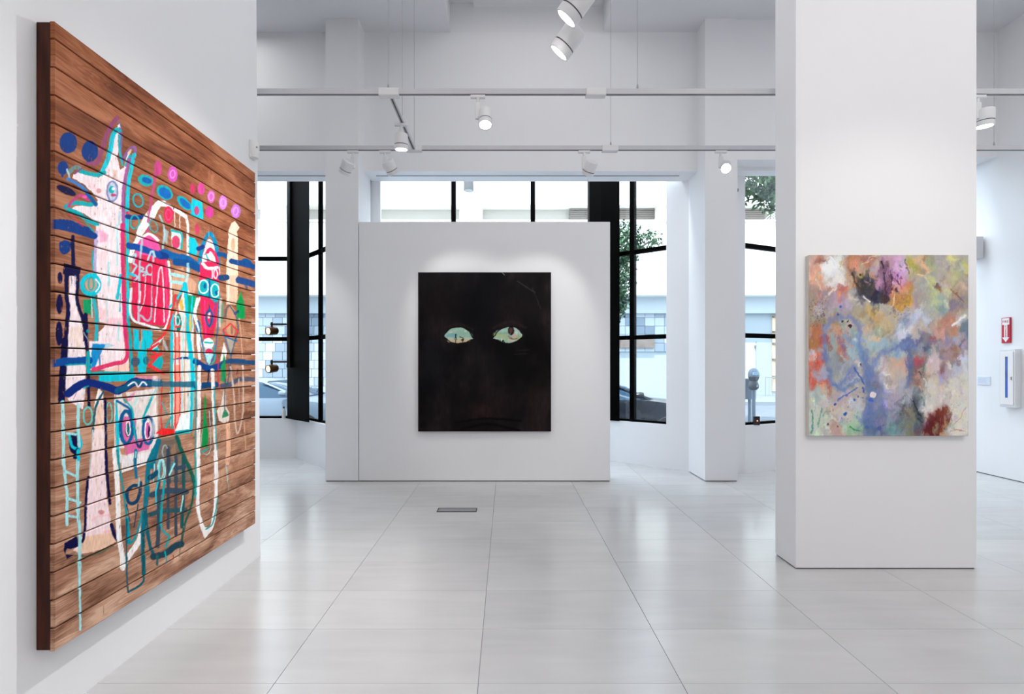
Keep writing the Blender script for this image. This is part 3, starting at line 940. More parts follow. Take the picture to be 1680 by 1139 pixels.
# cars
def car(label, x_front, y, body_m, length=4.5, dirx=1, zg=-0.36, h=1.42, hood=1.25, belt=0.93, group='cars parked outside', lean=0.9):
    """side-on saloon; the front is at x_front, pointing along dirx"""
    t = empty('car', (x_front, y, zg), label, 'car', group)
    L = length
    W = 0.88

    def loft(stations, m, name, sm=True):
        # station: x(from front, backwards), list of (halfwidth, z)
        mb = MB()
        rings = []
        for x, prof in stations:
            ring = [mb.bm.verts.new((-dirx * x, -w, z)) for w, z in prof] + [mb.bm.verts.new((-dirx * x, w, z)) for w, z in reversed(prof)]
            rings.append(ring)
        for a, b in zip(rings, rings[1:]):
            n = len(a)
            for i in range(n):
                j = (i + 1) % n
                mb.bm.faces.new((a[i], a[j], b[j], b[i]))
        mb.bm.faces.new(rings[0])
        mb.bm.faces.new(rings[-1])
        return mb.build(name, m, t, smooth=sm)
    hz = belt - 0.06

    def bp(w, zb, zt):
        return [(w * 0.80, zb), (w * 0.97, zb + 0.12), (w, zb + 0.34), (w * 0.985, zt - 0.16), (w * 0.93, zt - 0.035), (w * 0.80, zt)]
    st = [(0.0, bp(W * 0.72, 0.34, 0.66)), (0.07, bp(W * 0.86, 0.24, hz - 0.12)), (0.35, bp(W * 0.97, 0.2, hz - 0.04)), (0.9, bp(W, 0.2, hz + 0.02)), (hood, bp(W, 0.2, belt + 0.01)), (L * 0.5, bp(W, 0.2, belt + 0.02)), (L * 0.76, bp(W, 0.2, belt + 0.05)), (L - 0.55, bp(W * 0.98, 0.22, belt + 0.07)), (L - 0.12, bp(W * 0.9, 0.26, belt + 0.03)), (L, bp(W * 0.78, 0.36, belt - 0.08))]
    loft(st, body_m, 'body')
    a0 = hood - 0.08

    def cp(w, z, wb):
        return [(wb, belt - 0.03), (w + (wb - w) * 0.45, belt + (z - belt) * 0.55), (w, z - 0.03), (w * 0.86, z)]
    cs = [(a0, cp(0.70, belt + 0.02, 0.74)), (a0 + lean * 0.55, cp(0.66, belt + (h - belt) * 0.66, 0.80)), (a0 + lean, cp(0.62, h - 0.05, 0.81)), (a0 + lean + 0.5, cp(0.61, h, 0.82)), (a0 + lean + 1.1, cp(0.60, h - 0.02, 0.82)), (L - 0.95, cp(0.60, h - 0.12, 0.80)), (L - 0.42, cp(0.62, belt + 0.10, 0.74))]
    loft(cs, M_carglass, 'cabin')
    # roof skin, pillars
    rf = [(a0 + lean * 0.93, [(0.60, h - 0.085), (0.52, h - 0.035)]), (a0 + lean + 0.5, [(0.635, h - 0.04), (0.53, h + 0.012)]), (a0 + lean + 1.1, [(0.63, h - 0.06), (0.52, h - 0.008)]), (L - 0.9, [(0.63, h - 0.17), (0.52, h - 0.12)])]
    loft(rf, body_m, 'roof')
    for s in (-1, 1):
        mb = MB()
        q = [(-dirx * (a0 - 0.05), s * 0.765, belt), (-dirx * (a0 + 0.07), s * 0.77, belt), (-dirx * (a0 + lean + 0.02), s * 0.645, h - 0.05), (-dirx * (a0 + lean - 0.10), s * 0.645, h - 0.075)]
        mb.slab(q, (0, s * 0.035, 0))
        mb.build('pillar', body_m, t)
        mb = MB()
        xb = a0 + lean + 0.72
        mb.slab([(-dirx * xb, s * 0.815, belt), (-dirx * (xb + 0.09), s * 0.815, belt), (-dirx * (xb + 0.07), s * 0.63, h - 0.04), (-dirx * xb, s * 0.63, h - 0.04)], (0, s * 0.02, 0))
        mb.build('pillar', body_m, t)
        mi = MB()
        mi.lathe([(0, -0.1), (0.05, -0.09), (0.075, 0), (0.065, 0.07), (0, 0.085)], (-dirx * (a0 + 0.30), s * 0.96, belt + 0.10), (dirx, 0, 0), 14)
        mi.build('mirror', body_m, t, smooth=True)
        dh = MB()
        dh.box(-dirx * (a0 + 1.52), s * 0.86, belt - 0.13, -dirx * (a0 + 1.74), s * 0.905, belt - 0.10, 0.006)
        dh.build('door_handle', M_grey, t)
        for xw in (0.88, L - 0.95):
            wh = MB()
            wh.lathe([(0, -0.1), (0.24, -0.1), (0.31, -0.085), (0.325, -0.04), (0.325, 0.06), (0.30, 0.1), (0.23, 0.1), (0.21, 0.07), (0, 0.06)], (-dirx * xw, s * (W - 0.08), 0.325), (0, s, 0), 26)
            wo = wh.build('wheel', M_tyre, t, smooth=True)
            hb_ = MB()
            hb_.lathe([(0.215, 0.072), (0.2, 0.092), (0.06, 0.078), (0, 0.085)], (-dirx * xw, s * (W - 0.08), 0.325), (0, s, 0), 26)
            hb_.build('hubcap', M_grey, wo, smooth=True)
    for s in (-1, 1):
        MB().box(-dirx * 0.02, s * 0.40, hz - 0.22, -dirx * 0.22, s * 0.72, hz - 0.09, 0.02).build('headlamp', M_mglass, t)
    return t


M_carglass = mat('car_glass', (40, 66, 88), 0.1, spec=0.35, noise=0.1, scale=2)
M_tyre = mat('tyre_rubber', (26, 26, 28), 0.8, noise=0.1, scale=8)
M_carw = mat('silver_blue_car_paint', (104, 118, 134), 0.3, metal=0.0, spec=0.4, noise=0.02, scale=2)
M_carb = mat('black_car_paint', (20, 25, 36), 0.2, spec=0.4, noise=0.1, scale=2)
car('pale silver saloon car parked outside the left window', -3.62, 12.0, M_carw, h=1.40, hood=1.10, belt=1.0)
car('black saloon car parked outside the window beside the partition', 4.35, 11.55, M_carb, h=1.42, hood=1.30, belt=0.99, lean=0.95)

# ------------------------------------------------------------------ painted surfaces: a small brush engine on fine meshes


def vnoise(x, y, seed=0):
    xi = np.floor(x).astype(np.int64)
    yi = np.floor(y).astype(np.int64)
    xf = x - xi
    yf = y - yi
    xf = xf * xf * (3 - 2 * xf)
    yf = yf * yf * (3 - 2 * yf)

    def h(a, b):
        n = (a * 374761393 + b * 668265263 + seed * 1442695041) & 0xffffffff
        n = ((n ^ (n >> 13)) * 1274126177) & 0xffffffff
        return ((n ^ (n >> 16)) & 0xffff) / 65535.0
    return (h(xi, yi) * (1 - xf) + h(xi + 1, yi) * xf) * (1 - yf) + (h(xi, yi + 1) * (1 - xf) + h(xi + 1, yi + 1) * xf) * yf


def fbm(x, y, seed=0, octv=4):
    s = np.zeros(np.broadcast(x, y).shape)
    a, t = 0.5, 0
    for k in range(octv):
        s = s + a * vnoise(x * 2 ** k, y * 2 ** k, seed + k * 17)
        t += a
        a *= 0.55
    return s / t


def smooth_path(pts, n=8):
    p = np.array(pts, float)
    if len(p) < 3:
        return p
    out = []
    q = np.vstack([2 * p[0] - p[1], p, 2 * p[-1] - p[-2]])
    for i in range(1, len(q) - 2):
        for t in np.linspace(0, 1, n, endpoint=False):
            t2, t3 = t * t, t * t * t
            out.append(0.5 * (2 * q[i] + (q[i + 1] - q[i - 1]) * t + (2 * q[i - 1] - 5 * q[i] + 4 * q[i + 1] - q[i + 2]) * t2 + (3 * q[i] - q[i - 1] - 3 * q[i + 1] + q[i + 2]) * t3))
    out.append(p[-1])
    return np.array(out)


class Brush:
    """paints on a grid of (rows, cols) points whose drawing coordinates are px, py"""

    def __init__(self, px, py, base, alpha=0.0, wob=1.0, seed=1):
        self.x0, self.y0 = px, py
        self.px = px + wob * (fbm(px / 5, py / 5, seed, 3) - 0.5) * 3.2
        self.py = py + wob * (fbm(px / 5, py / 5, seed + 50, 3) - 0.5) * 3.2
        self.rgb = np.empty(px.shape + (3,))
        self.rgb[:] = hexc(base)
        self.a = np.full(px.shape, float(alpha))
        self.o = (0.0, 0.0, 1.0)
        self.tex = 0.12
        self.streak = fbm(px / 1.6, py / 9, seed + 90, 3)
        self.seed = seed

    def at(self, ox, oy, k):
        self.o = (ox, oy, k)

    def T(self, pts):
        return np.array(pts, float) / self.o[2] + np.array(self.o[:2])

    def win(self, lo, hi, pad):
        m = (self.x0 > lo[0] - pad) & (self.x0 < hi[0] + pad) & (self.y0 > lo[1] - pad) & (self.y0 < hi[1] + pad)
        r = np.where(m.any(1))[0]
        c = np.where(m.any(0))[0]
        if not len(r) or not len(c):
            return None
        return slice(r[0], r[-1] + 1), slice(c[0], c[-1] + 1)

    def put(self, w, al, col, dry=0.0):
        s = self.streak[w]
        if dry:
            al = al * np.clip((s - 0.5 + (1 - dry) * 0.5) * 5, 0, 1)
        c = hexc(col) * (1 + self.tex * 2 * (s[..., None] - 0.5))
        self.rgb[w] = self.rgb[w] * (1 - al[..., None]) + c * al[..., None]
        self.a[w] = self.a[w] + (1 - self.a[w]) * al

    @staticmethod
    def seg(x, y, p):
        d = np.full(x.shape, 1e9)
        for (ax, ay), (bx, by) in zip(p[:-1], p[1:]):
            vx, vy = bx - ax, by - ay
            L = vx * vx + vy * vy + 1e-9
            t = np.clip(((x - ax) * vx + (y - ay) * vy) / L, 0, 1)
            d = np.minimum(d, (x - ax - t * vx) ** 2 + (y - ay - t * vy) ** 2)
        return np.sqrt(d)

    def line(self, pts, w, col, a=1.0, soft=0.9, dry=0.12, sm=True):
        p = self.T(pts)
        if sm:
            p = smooth_path(p)
        r = w / self.o[2] / 2
        q = self.win(p.min(0), p.max(0), r + soft + 4)
        if q is None: return
        d = self.seg(self.px[q], self.py[q], p)
        self.put(q, a * np.clip((r - d) / soft + 0.5, 0, 1), col, dry)

    def poly(self, pts, col, a=1.0, soft=0.9, dry=0.06, sm=False):
        p = self.T(pts)
        if sm:
            p = smooth_path(np.vstack([p, p[:1]]), 6)[:-1]
        q = self.win(p.min(0), p.max(0), soft + 4)
        if q is None: return
        x, y = self.px[q], self.py[q]
        ins = np.zeros(x.shape, bool)
        n = len(p)
        for i in range(n):
            ax, ay = p[i]
            bx, by = p[(i + 1) % n]
            if ay == by: continue
            ins ^= ((ay > y) != (by > y)) & (x < (bx - ax) * (y - ay) / (by - ay) + ax)
        d = self.seg(x, y, np.vstack([p, p[:1]]))
        self.put(q, a * np.clip(np.where(ins, d, -d) / soft + 0.5, 0, 1), col, dry)

    def ell(self, cx, cy, rx, ry, col, rot=0, a=1.0, soft=0.9, ring=None, dry=0.08):
        t = np.linspace(0, 2 * math.pi, 26)
        c, s = math.cos(R(rot)), math.sin(R(rot))
        ex, ey = rx * np.cos(t), ry * np.sin(t)
        pts = np.stack([cx + ex * c - ey * s, cy + ex * s + ey * c], 1)
        if ring:
            self.line(pts, ring, col, a, soft, dry, sm=False)
        else:
            self.poly(pts[:-1], col, a, soft, dry)

    def blob(self, cx, cy, rx, ry, col, rot=0, a=0.9, edge=0.5, warp=0.35):
        (X, Y), k = self.T([(cx, cy)])[0], self.o[2]
        rx, ry = rx / k, ry / k
        m = max(rx, ry) * 1.5
        q = self.win((X - m, Y - m), (X + m, Y + m), 1)
        if q is None: return
        x, y = self.px[q], self.py[q]
        wx = (fbm(x / (rx * .8 + 3), y / (rx * .8 + 3), int(cx) % 97, 4) - 0.5) * 2 * warp * rx * 1.5
        wy = (fbm(x / (ry * .8 + 3), y / (ry * .8 + 3), int(cy) % 89 + 100, 4) - 0.5) * 2 * warp * ry * 1.5
        c, s = math.cos(R(rot)), math.sin(R(rot))
        dx, dy = x - X + wx, y - Y + wy
        u = (dx * c + dy * s) / rx
        v = (-dx * s + dy * c) / ry
        d = np.sqrt(u * u + v * v)
        self.put(q, a * np.clip((1 + edge / 2 - d) / edge, 0, 1), col, 0.10)

    def colors(self, gain=1.0, off=0.010, sat=1.0):
        g = self.rgb.mean(-1, keepdims=True)
        self.rgb = g + (self.rgb - g) * sat
        lin = np.clip(srgb(np.clip(self.rgb, 0, 255) / 255.0 * 0.999) * gain - off, 0.0008, 0.92)
        return np.concatenate([lin, self.a[..., None]], -1)


def grid_mesh(name, P, rgba, material, parent, close=None):
    """P: (rows, cols, 3) points, rgba the same grid; close: back offset closes the sheet into a thin board"""
    nr, nc = P.shape[:2]
    v = P.reshape(-1, 3)
    idx = np.arange(nr * nc).reshape(nr, nc)
    f = np.stack([idx[:-1, :-1], idx[:-1, 1:], idx[1:, 1:], idx[1:, :-1]], -1).reshape(-1, 4)
    col = rgba.reshape(-1, 4)
    if close is not None:
        loop = np.concatenate([idx[0, :], idx[1:, -1], idx[-1, -2::-1], idx[-2:0:-1, 0]])
        back = v[loop] + np.array(close)
        nb = len(loop)
        b0 = nr * nc
        j = np.arange(nb)
        side = np.stack([loop[j], b0 + j, b0 + (j + 1) % nb, loop[(j + 1) % nb]], -1)
        cap = v[[idx[0, 0], idx[0, -1], idx[-1, -1], idx[-1, 0]]] + np.array(close)
        c0 = b0 + nb
        f = np.vstack([f, side, [[c0 + 3, c0 + 2, c0 + 1, c0]]])
        v = np.vstack([v, back, cap])
        ec = col[loop].copy()
        ec[:, 3] *= 0.0 if material is not None and material.name.startswith('plank') else 1.0
        col = np.vstack([col, ec, np.tile(col[0] * [1, 1, 1, 0], (4, 1))])
    me = bpy.data.meshes.new(name)
    me.vertices.add(len(v))
    me.vertices.foreach_set('co', v.astype(np.float32).ravel())
    me.loops.add(f.size)
    me.loops.foreach_set('vertex_index', f.astype(np.int32).ravel())
    me.polygons.add(len(f))
    me.polygons.foreach_set('loop_start', (np.arange(len(f)) * 4).astype(np.int32))
    try:
        me.polygons.foreach_set('loop_total', np.full(len(f), 4, np.int32))
    except Exception:
        pass
    me.update(calc_edges=True)
    me.validate()
    at = me.color_attributes.new('paint', 'FLOAT_COLOR', 'POINT')
    at.data.foreach_set('color', col.astype(np.float32).ravel())
    me.materials.append(material)
    o = bpy.data.objects.new(name, me)
    C.objects.link(o)
    if parent is not None:
        o.parent = parent
    return o


def paint_mat(name, rough=0.5, spec=0.4, wood=None, bump=0.15, bscale=220):
    m, nt, b = nmat(name)
    at = nt.nodes.new('ShaderNodeAttribute')
    at.attribute_name = 'paint'
    b.inputs['Roughness'].default_value = rough
    b.inputs['Specular IOR Level'].default_value = spec
    tc = nt.nodes.new('ShaderNodeTexCoord')
    nz = nt.nodes.new('ShaderNodeTexNoise')
    nz.inputs['Scale'].default_value = bscale
    nz.inputs['Detail'].default_value = 3
    nt.links.new(tc.outputs['Object'], nz.inputs['Vector'])
    bp = nt.nodes.new('ShaderNodeBump')
    bp.inputs['Strength'].default_value = bump
    bp.inputs['Distance'].default_value = 0.003
    nt.links.new(nz.outputs['Fac'], bp.inputs['Height'])
    nt.links.new(bp.outputs['Normal'], b.inputs['Normal'])
    if wood is None:
        nt.links.new(at.outputs['Color'], b.inputs['Base Color'])
    else:
        mx = nt.nodes.new('ShaderNodeMix')
        mx.data_type = 'RGBA'
        nt.links.new(at.outputs['Alpha'], mx.inputs['Factor'])
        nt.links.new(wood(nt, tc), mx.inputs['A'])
        nt.links.new(at.outputs['Color'], mx.inputs['B'])
        nt.links.new(mx.outputs['Result'], b.inputs['Base Color'])
    return m


def plank_wood(nt, tc):
    """fir plywood: long flame grain along the plank, redder high up, paler and greyer low down"""
    oi = nt.nodes.new('ShaderNodeObjectInfo')
    mul = nt.nodes.new('ShaderNodeMath'); mul.operation = 'MULTIPLY'; mul.inputs[1].default_value = 61.0
    nt.links.new(oi.outputs['Random'], mul.inputs[0])
    add = nt.nodes.new('ShaderNodeVectorMath'); add.operation = 'ADD'
    nt.links.new(tc.outputs['Object'], add.inputs[0]); nt.links.new(mul.outputs[0], add.inputs[1])
    mp = nt.nodes.new('ShaderNodeMapping'); mp.inputs['Scale'].default_value = (1, 1.1, 9)
    nt.links.new(add.outputs[0], mp.inputs['Vector'])
    n1 = nt.nodes.new('ShaderNodeTexNoise'); n1.inputs['Scale'].default_value = 1.7; n1.inputs['Detail'].default_value = 3; n1.inputs['Distortion'].default_value = 1.1
    nt.links.new(mp.outputs['Vector'], n1.inputs['Vector'])
    # contour lines of the noise make the flame figure
    k = nt.nodes.new('ShaderNodeMath'); k.operation = 'MULTIPLY'; k.inputs[1].default_value = 60.0
    nt.links.new(n1.outputs['Fac'], k.inputs[0])
    sn = nt.nodes.new('ShaderNodeMath'); sn.operation = 'SINE'
    nt.links.new(k.outputs[0], sn.inputs[0])
    mp2 = nt.nodes.new('ShaderNodeMapping'); mp2.inputs['Scale'].default_value = (1, 4, 120)
    nt.links.new(add.outputs[0], mp2.inputs['Vector'])
    n2 = nt.nodes.new('ShaderNodeTexNoise'); n2.inputs['Scale'].default_value = 1.5; n2.inputs['Detail'].default_value = 4
    nt.links.new(mp2.outputs['Vector'], n2.inputs['Vector'])
    n3 = nt.nodes.new('ShaderNodeTexNoise'); n3.inputs['Scale'].default_value = 3.4; n3.inputs['Detail'].default_value = 4; n3.inputs['Distortion'].default_value = 0.8
    mp3 = nt.nodes.new('ShaderNodeMapping'); mp3.inputs['Scale'].default_value = (1, 0.8, 2.6)
    nt.links.new(add.outputs[0], mp3.inputs['Vector'])
    nt.links.new(mp3.outputs[0], n3.inputs['Vector'])
    s1 = nt.nodes.new('ShaderNodeMath'); s1.operation = 'MULTIPLY_ADD'; s1.inputs[1].default_value = 0.055
    nw = nt.nodes.new('ShaderNodeMath'); nw.operation = 'MULTIPLY'; nw.inputs[1].default_value = 0.42
    nt.links.new(n2.outputs['Fac'], nw.inputs[0])
    nt.links.new(sn.outputs[0], s1.inputs[0]); nt.links.new(nw.outputs[0], s1.inputs[2])
    s2 = nt.nodes.new('ShaderNodeMath'); s2.operation = 'MULTIPLY_ADD'; s2.inputs[1].default_value = 1.14
    nt.links.new(n3.outputs['Fac'], s2.inputs[0]); nt.links.new(s1.outputs[0], s2.inputs[2])
    sep = nt.nodes.new('ShaderNodeSeparateXYZ')
    geo = nt.nodes.new('ShaderNodeNewGeometry')
    nt.links.new(geo.outputs['Position'], sep.inputs[0])
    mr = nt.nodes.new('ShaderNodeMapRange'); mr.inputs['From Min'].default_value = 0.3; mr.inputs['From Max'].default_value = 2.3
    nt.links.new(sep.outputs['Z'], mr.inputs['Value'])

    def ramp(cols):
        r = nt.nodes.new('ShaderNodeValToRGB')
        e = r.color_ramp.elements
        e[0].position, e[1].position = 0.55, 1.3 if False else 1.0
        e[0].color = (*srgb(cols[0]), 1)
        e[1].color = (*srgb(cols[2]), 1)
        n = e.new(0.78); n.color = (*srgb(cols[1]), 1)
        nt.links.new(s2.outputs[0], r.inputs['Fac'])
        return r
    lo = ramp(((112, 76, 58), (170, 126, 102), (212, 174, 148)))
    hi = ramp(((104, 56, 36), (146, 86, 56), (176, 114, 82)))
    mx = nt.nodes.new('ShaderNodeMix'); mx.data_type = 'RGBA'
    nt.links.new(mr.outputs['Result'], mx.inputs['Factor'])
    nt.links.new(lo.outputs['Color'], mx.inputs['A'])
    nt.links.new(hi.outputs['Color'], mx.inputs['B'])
    return mx.outputs['Result']


NV, DN, RB = '103c76', '141a3e', '17578a'
TL, CY, TD, NT = '1c9ca2', '22b4c4', '1f5a66', '1c4668'
PT, WH, PW, PE = 'a4d4d6', 'ece6e4', 'ead9dc', 'e6bfa6'
PU, MG, OR, PK, HP = '8a4a74', 'b04a78', 'c860b0', 'dc84ac', 'e05a96'
CR, RD, SA, GN, GD = 'cc3458', 'd03a40', 'ee9a86', '16844a', '1e5a50'
TN, MU, LV, SL, SB = 'b89078', 'd0ac52', 'b8a8cc', '3c4a58', 'a8c4cc'

# ---- the plank painting on the left wall
WX, WY0, WY1, WZ0, WZ1 = -1.731, 1.913, 3.440, 0.308, 2.728
NCOL = 300
pxs = np.linspace(90.0, 418.8, NCOL)
Ys = 819.0 * (-WX) / (831 - pxs)
edges = [0.308, 0.398] + [0.398 + 0.10765 * k for k in range(1, 22)] + [WZ1]
rows, ids = [], []
for k in range(len(edges) - 1):
    n = 38
    zs = np.linspace(edges[k] + 0.0033, edges[k + 1] - 0.0033, n)
    rows.append(zs)
allz = np.concatenate(rows)
PX = np.broadcast_to(pxs, (len(allz), NCOL)).copy()
PY = 596 + (1.415 - allz[:, None]) * 819.0 / Ys[None, :]
B = Brush(PX, PY, '8a5c44', 0.0, 0.55, 3)
S_ = 1025 / 180.0
L, P, E = B.line, B.poly, B.ell

# peach washes low on the boards
B.at(250, 590, S_)
P([(460, 1100), (700, 1000), (945, 880), (945, 1000), (800, 1100), (700, 1139), (460, 1139)], PE, .5, 4)
B.at(230, 740, S_)
P([(560, 260), (760, 170), (850, 100), (860, 160), (700, 300), (440, 470), (440, 400)], PE, .5, 4)

B.at(80, 180, S_)                                   # spiky white figure, upper left
P([(650, 150), (630, 200), (600, 330), (575, 420), (550, 500), (500, 580), (470, 640), (440, 620), (300, 560), (230, 600), (220, 640), (330, 700), (420, 790), (460, 850), (440, 890), (250, 900), (210, 930), (330, 970), (440, 1050), (480, 1150), (690, 1150), (700, 900), (720, 600), (760, 420), (740, 400), (700, 540), (670, 560), (640, 450), (680, 230), (670, 150)], PW)
P([(600, 560), (640, 570), (650, 650), (600, 640)], TN, .5, 3)
P([(360, 660), (460, 720), (440, 780), (380, 720)], 'f2c8cc', .5, 3)
E(470, 760, 25, 22, 'b06a6a', a=.6)
L([(640, 80), (590, 140), (540, 240), (500, 370), (470, 470), (440, 500), (370, 500)], 44, PU, .9)
L([(660, 120), (680, 240), (670, 380), (685, 490)], 24, '6a6aa0', .9)
L([(690, 480), (720, 420), (760, 365), (800, 350), (805, 400), (760, 480)], 30, '84609a', .9)
L([(640, 190), (600, 240), (575, 380), (545, 480), (495, 590)], 44, CY)
P([(600, 210), (650, 165), (690, 200), (650, 220)], TL)
L([(655, 240), (660, 380), (690, 520)], 20, TL)
L([(760, 430), (720, 520)], 26, TL)
L([(800, 420), (770, 560), (745, 700), (735, 900), (730, 1150)], 38, CY)
L([(750, 470), (720, 620), (700, 760), (695, 900), (705, 1150)], 30, '9a5a90')
L([(770, 380), (750, 410)], 24, PE)
P([(640, 150), (665, 130), (672, 170)], 'f4ece4')
E(185, 310, 85, 100, NV); E(385, 390, 80, 100, NV); E(135, 545, 55, 65, NV); E(128, 610, 14, 26, NV)
E(165, 755, 100, 36, DN, 25)
L([(65, 1055), (180, 1060), (300, 1105), (385, 1139)], 66, NV)
L([(190, 590), (250, 540), (290, 545)], 40, '5c9aa0', .8)
L([(290, 570), (380, 600), (460, 612), (520, 590)], 40, TL)
L([(240, 600), (310, 550)], 15, PU)
L([(175, 560), (200, 640)], 16, SB)
L([(180, 650), (260, 690), (330, 740), (360, 780)], 34, '4a78b0')
L([(360, 790), (440, 885)], 42, RB)
L([(160, 910), (250, 872), (400, 890)], 40, TL)
L([(180, 925), (220, 860), (300, 800), (370, 845)], 28, MG)
E(335, 815, 25, 16, HP)
L([(190, 940), (290, 980), (360, 1030), (450, 1070)], 46, TL)
L([(180, 980), (230, 1000), (320, 1090)], 14, CR, .8)
L([(340, 1050), (420, 1139)], 16, TL, .8)
E(595, 765, 48, 92, '8088b0', ring=18); E(597, 765, 40, 80, 'b8c0d0'); E(590, 750, 26, 36, TL); E(605, 740, 14, 14, 'f4f0ec'); E(605, 800, 28, 14, MG)
L([(665, 960), (655, 1139)], 22, SB, .9)
E(905, 660, 74, 54, TL, 20); E(915, 660, 46, 26, '1d5ca0', 20)
E(835, 850, 45, 62, TL, -15, ring=17)
L([(735, 1000), (800, 1010), (890, 998)], 44, NV)
E(805, 1050, 42, 62, TL, 0, ring=15)
E(735, 965, 16, 16, CR)
L([(1025, 890), (960, 960), (900, 1050), (850, 1150)], 66, WH)
L([(1012, 490), (990, 650), (960, 850), (940, 1000), (925, 1150)], 30, MG, .9)
E(980, 1090, 34, 60, TL, -20, ring=12)

B.at(250, 250, S_)                                  # dots and white arch, upper right
E(55, 150, 38, 72, 'b44a7c'); E(190, 205, 46, 76, 'c45aac'); E(377, 340, 25, 56, 'b84060'); E(455, 340, 36, 58, 'c85090')
E(550, 415, 38, 60, 'd068b0'); E(660, 470, 40, 68, 'd080d0'); E(780, 550, 46, 66, 'c27cd0'); E(535, 560, 38, 58, 'c44890'); E(420, 720, 24, 54, 'b84660')
for cx, cy in ((190, 205), (550, 415), (660, 470), (780, 550)):
    E(cx, cy, 22, 36, 'e4b4e4', a=.7, ring=9)
E(115, 375, 84, 62, TL, 40); E(118, 380, 64, 44, '1a64a8', 40)
E(300, 475, 88, 44, TL, 45); E(305, 480, 66, 28, '1a64a8', 45)
P([(365, 425), (470, 470), (480, 630), (360, 590)], CY); E(415, 545, 22, 42, MG)
L([(0, 600), (50, 490), (110, 480)], 60, WH); L([(110, 480), (220, 540), (310, 600)], 40, WH); L([(310, 600), (332, 680), (332, 800), (330, 1150)], 24, WH)
L([(210, 560), (212, 700)], 9, WH); L([(258, 590), (258, 710)], 9, WH); L([(70, 590), (112, 720), (100, 900), (110, 1000)], 20, SB, .9)
E(152, 585, 48, 80, CR); E(152, 585, 26, 50, 'dc6a9a', a=.6, ring=10)
P([(100, 700), (155, 740), (140, 870), (108, 830)], SB, .8)
P([(175, 715), (282, 750), (270, 920), (180, 880)], 'bcd2cc'); E(220, 840, 38, 62, 'c04868'); L([(178, 730), (275, 765), (270, 900)], 18, TL)
P([(345, 790), (400, 800), (425, 860), (415, 970), (340, 945)], CY)
L([(110, 940), (220, 980), (320, 1000), (440, 1085)], 74, '185a92')
L([(-5, 920), (60, 955), (120, 975)], 70, NV)
P([(-2, 830), (60, 850), (80, 920), (-2, 890)], HP)
P([(-2, 1000), (130, 1000), (160, 1150), (-2, 1150)], CR)
P([(470, 960), (500, 860), (530, 810), (580, 860), (610, 960), (625, 1150), (445, 1150)], PW, sm=True)
L([(440, 1060), (450, 960), (475, 860), (525, 765), (565, 790), (600, 890), (620, 1050)], 40, '177a9c')
L([(500, 960), (540, 905), (590, 960), (610, 1020)], 30, CR)
P([(460, 1060), (540, 1100), (600, 1110), (625, 1150), (450, 1150)], CR)
E(525, 1010, 58, 66, 'e8e0e4'); E(525, 1015, 14, 16, CR); L([(500, 950), (540, 1040)], 12, TL)
L([(620, 950), (680, 965), (760, 1020), (830, 1030), (880, 1012), (940, 1075)], 44, '1c4c7c')
P([(715, 720), (740, 660), (770, 640), (815, 700), (790, 745), (802, 800), (802, 1150), (690, 1150), (705, 850)], 'f0cdb8')
E(755, 860, 20, 62, 'c69a7c', a=.8)
L([(430, 900), (475, 882)], 40, NV)
for x in (490, 530, 570):
    L([(x, 690), (x, 790)], 6, PT, .5)

B.at(80, 370, S_)                                   # middle left
P([(440, 0), (690, 0), (690, 300), (700, 700), (700, 900), (725, 1150), (460, 1150), (470, 1000), (540, 920), (470, 900), (450, 640), (430, 430), (430, 200)], PW)
P([(470, 30), (560, 90), (540, 150), (480, 160)], PK, .55, 3); P([(470, 260), (560, 230), (520, 400), (480, 380)], 'f2c4c8', .5, 4)
P([(470, 760), (560, 800), (560, 900), (480, 880)], 'eeb2b6', .5, 4); P([(540, 870), (690, 860), (690, 960), (540, 950)], 'e8a4ae', .5, 3)
L([(445, 60), (435, 250), (430, 420)], 30, LV); L([(410, 240), (410, 410)], 18, TL)
L([(640, -5), (640, 370)], 15, PT); L([(562, 350), (560, 560)], 20, PT); L([(672, 470), (640, 680)], 28, CY); L([(545, 660), (545, 900)], 10, PT); L([(650, 900), (655, 1150)], 14, PT); L([(668, 640), (665, 800)], 12, TL, .7)
L([(690, -5), (692, 300), (700, 600), (710, 900), (735, 1150)], 38, 'c23a6c'); L([(735, -5), (738, 500), (742, 900)], 28, CY); L([(742, 880), (760, 1000), (770, 1150)], 26, TL)
L([(60, 5), (200, 28), (330, 70), (425, 100)], 62, NV)
P([(95, 160), (150, 140), (210, 165), (200, 240), (140, 275), (100, 230)], NV, sm=True); L([(225, 105), (232, 400)], 38, DN)
P([(140, 350), (250, 378), (305, 392), (295, 450), (250, 490), (180, 480), (130, 450)], DN)
E(105, 490, 26, 56, DN); E(102, 735, 33, 95, DN); E(100, 1010, 34, 115, DN)
P([(190, 470), (262, 480), (262, 640), (272, 800), (315, 880), (330, 1150), (178, 1150), (195, 900), (188, 640)], PW)
P([(200, 960), (310, 940), (318, 1150), (200, 1150)], 'e6d0c4', .7, 3)
L([(165, 450), (165, 650), (182, 780), (170, 950), (158, 1150)], 40, DN); L([(272, 470), (268, 700), (312, 850), (345, 1000), (350, 1150)], 34, DN)
L([(208, 480), (215, 540)], 10, SL, .7); L([(245, 470), (240, 560)], 12, LV, .6)
L([(430, 450), (420, 640), (440, 800), (450, 950), (440, 1090)], 36, '3aa4b0'); L([(400, 640), (405, 860)], 14, PT)
E(390, 555, 80, 88, CY, ring=44); E(392, 555, 56, 64, 'b49a84'); E(395, 545, 26, 60, TL, ring=13); L([(440, 500), (475, 560), (440, 620)], 12, WH)
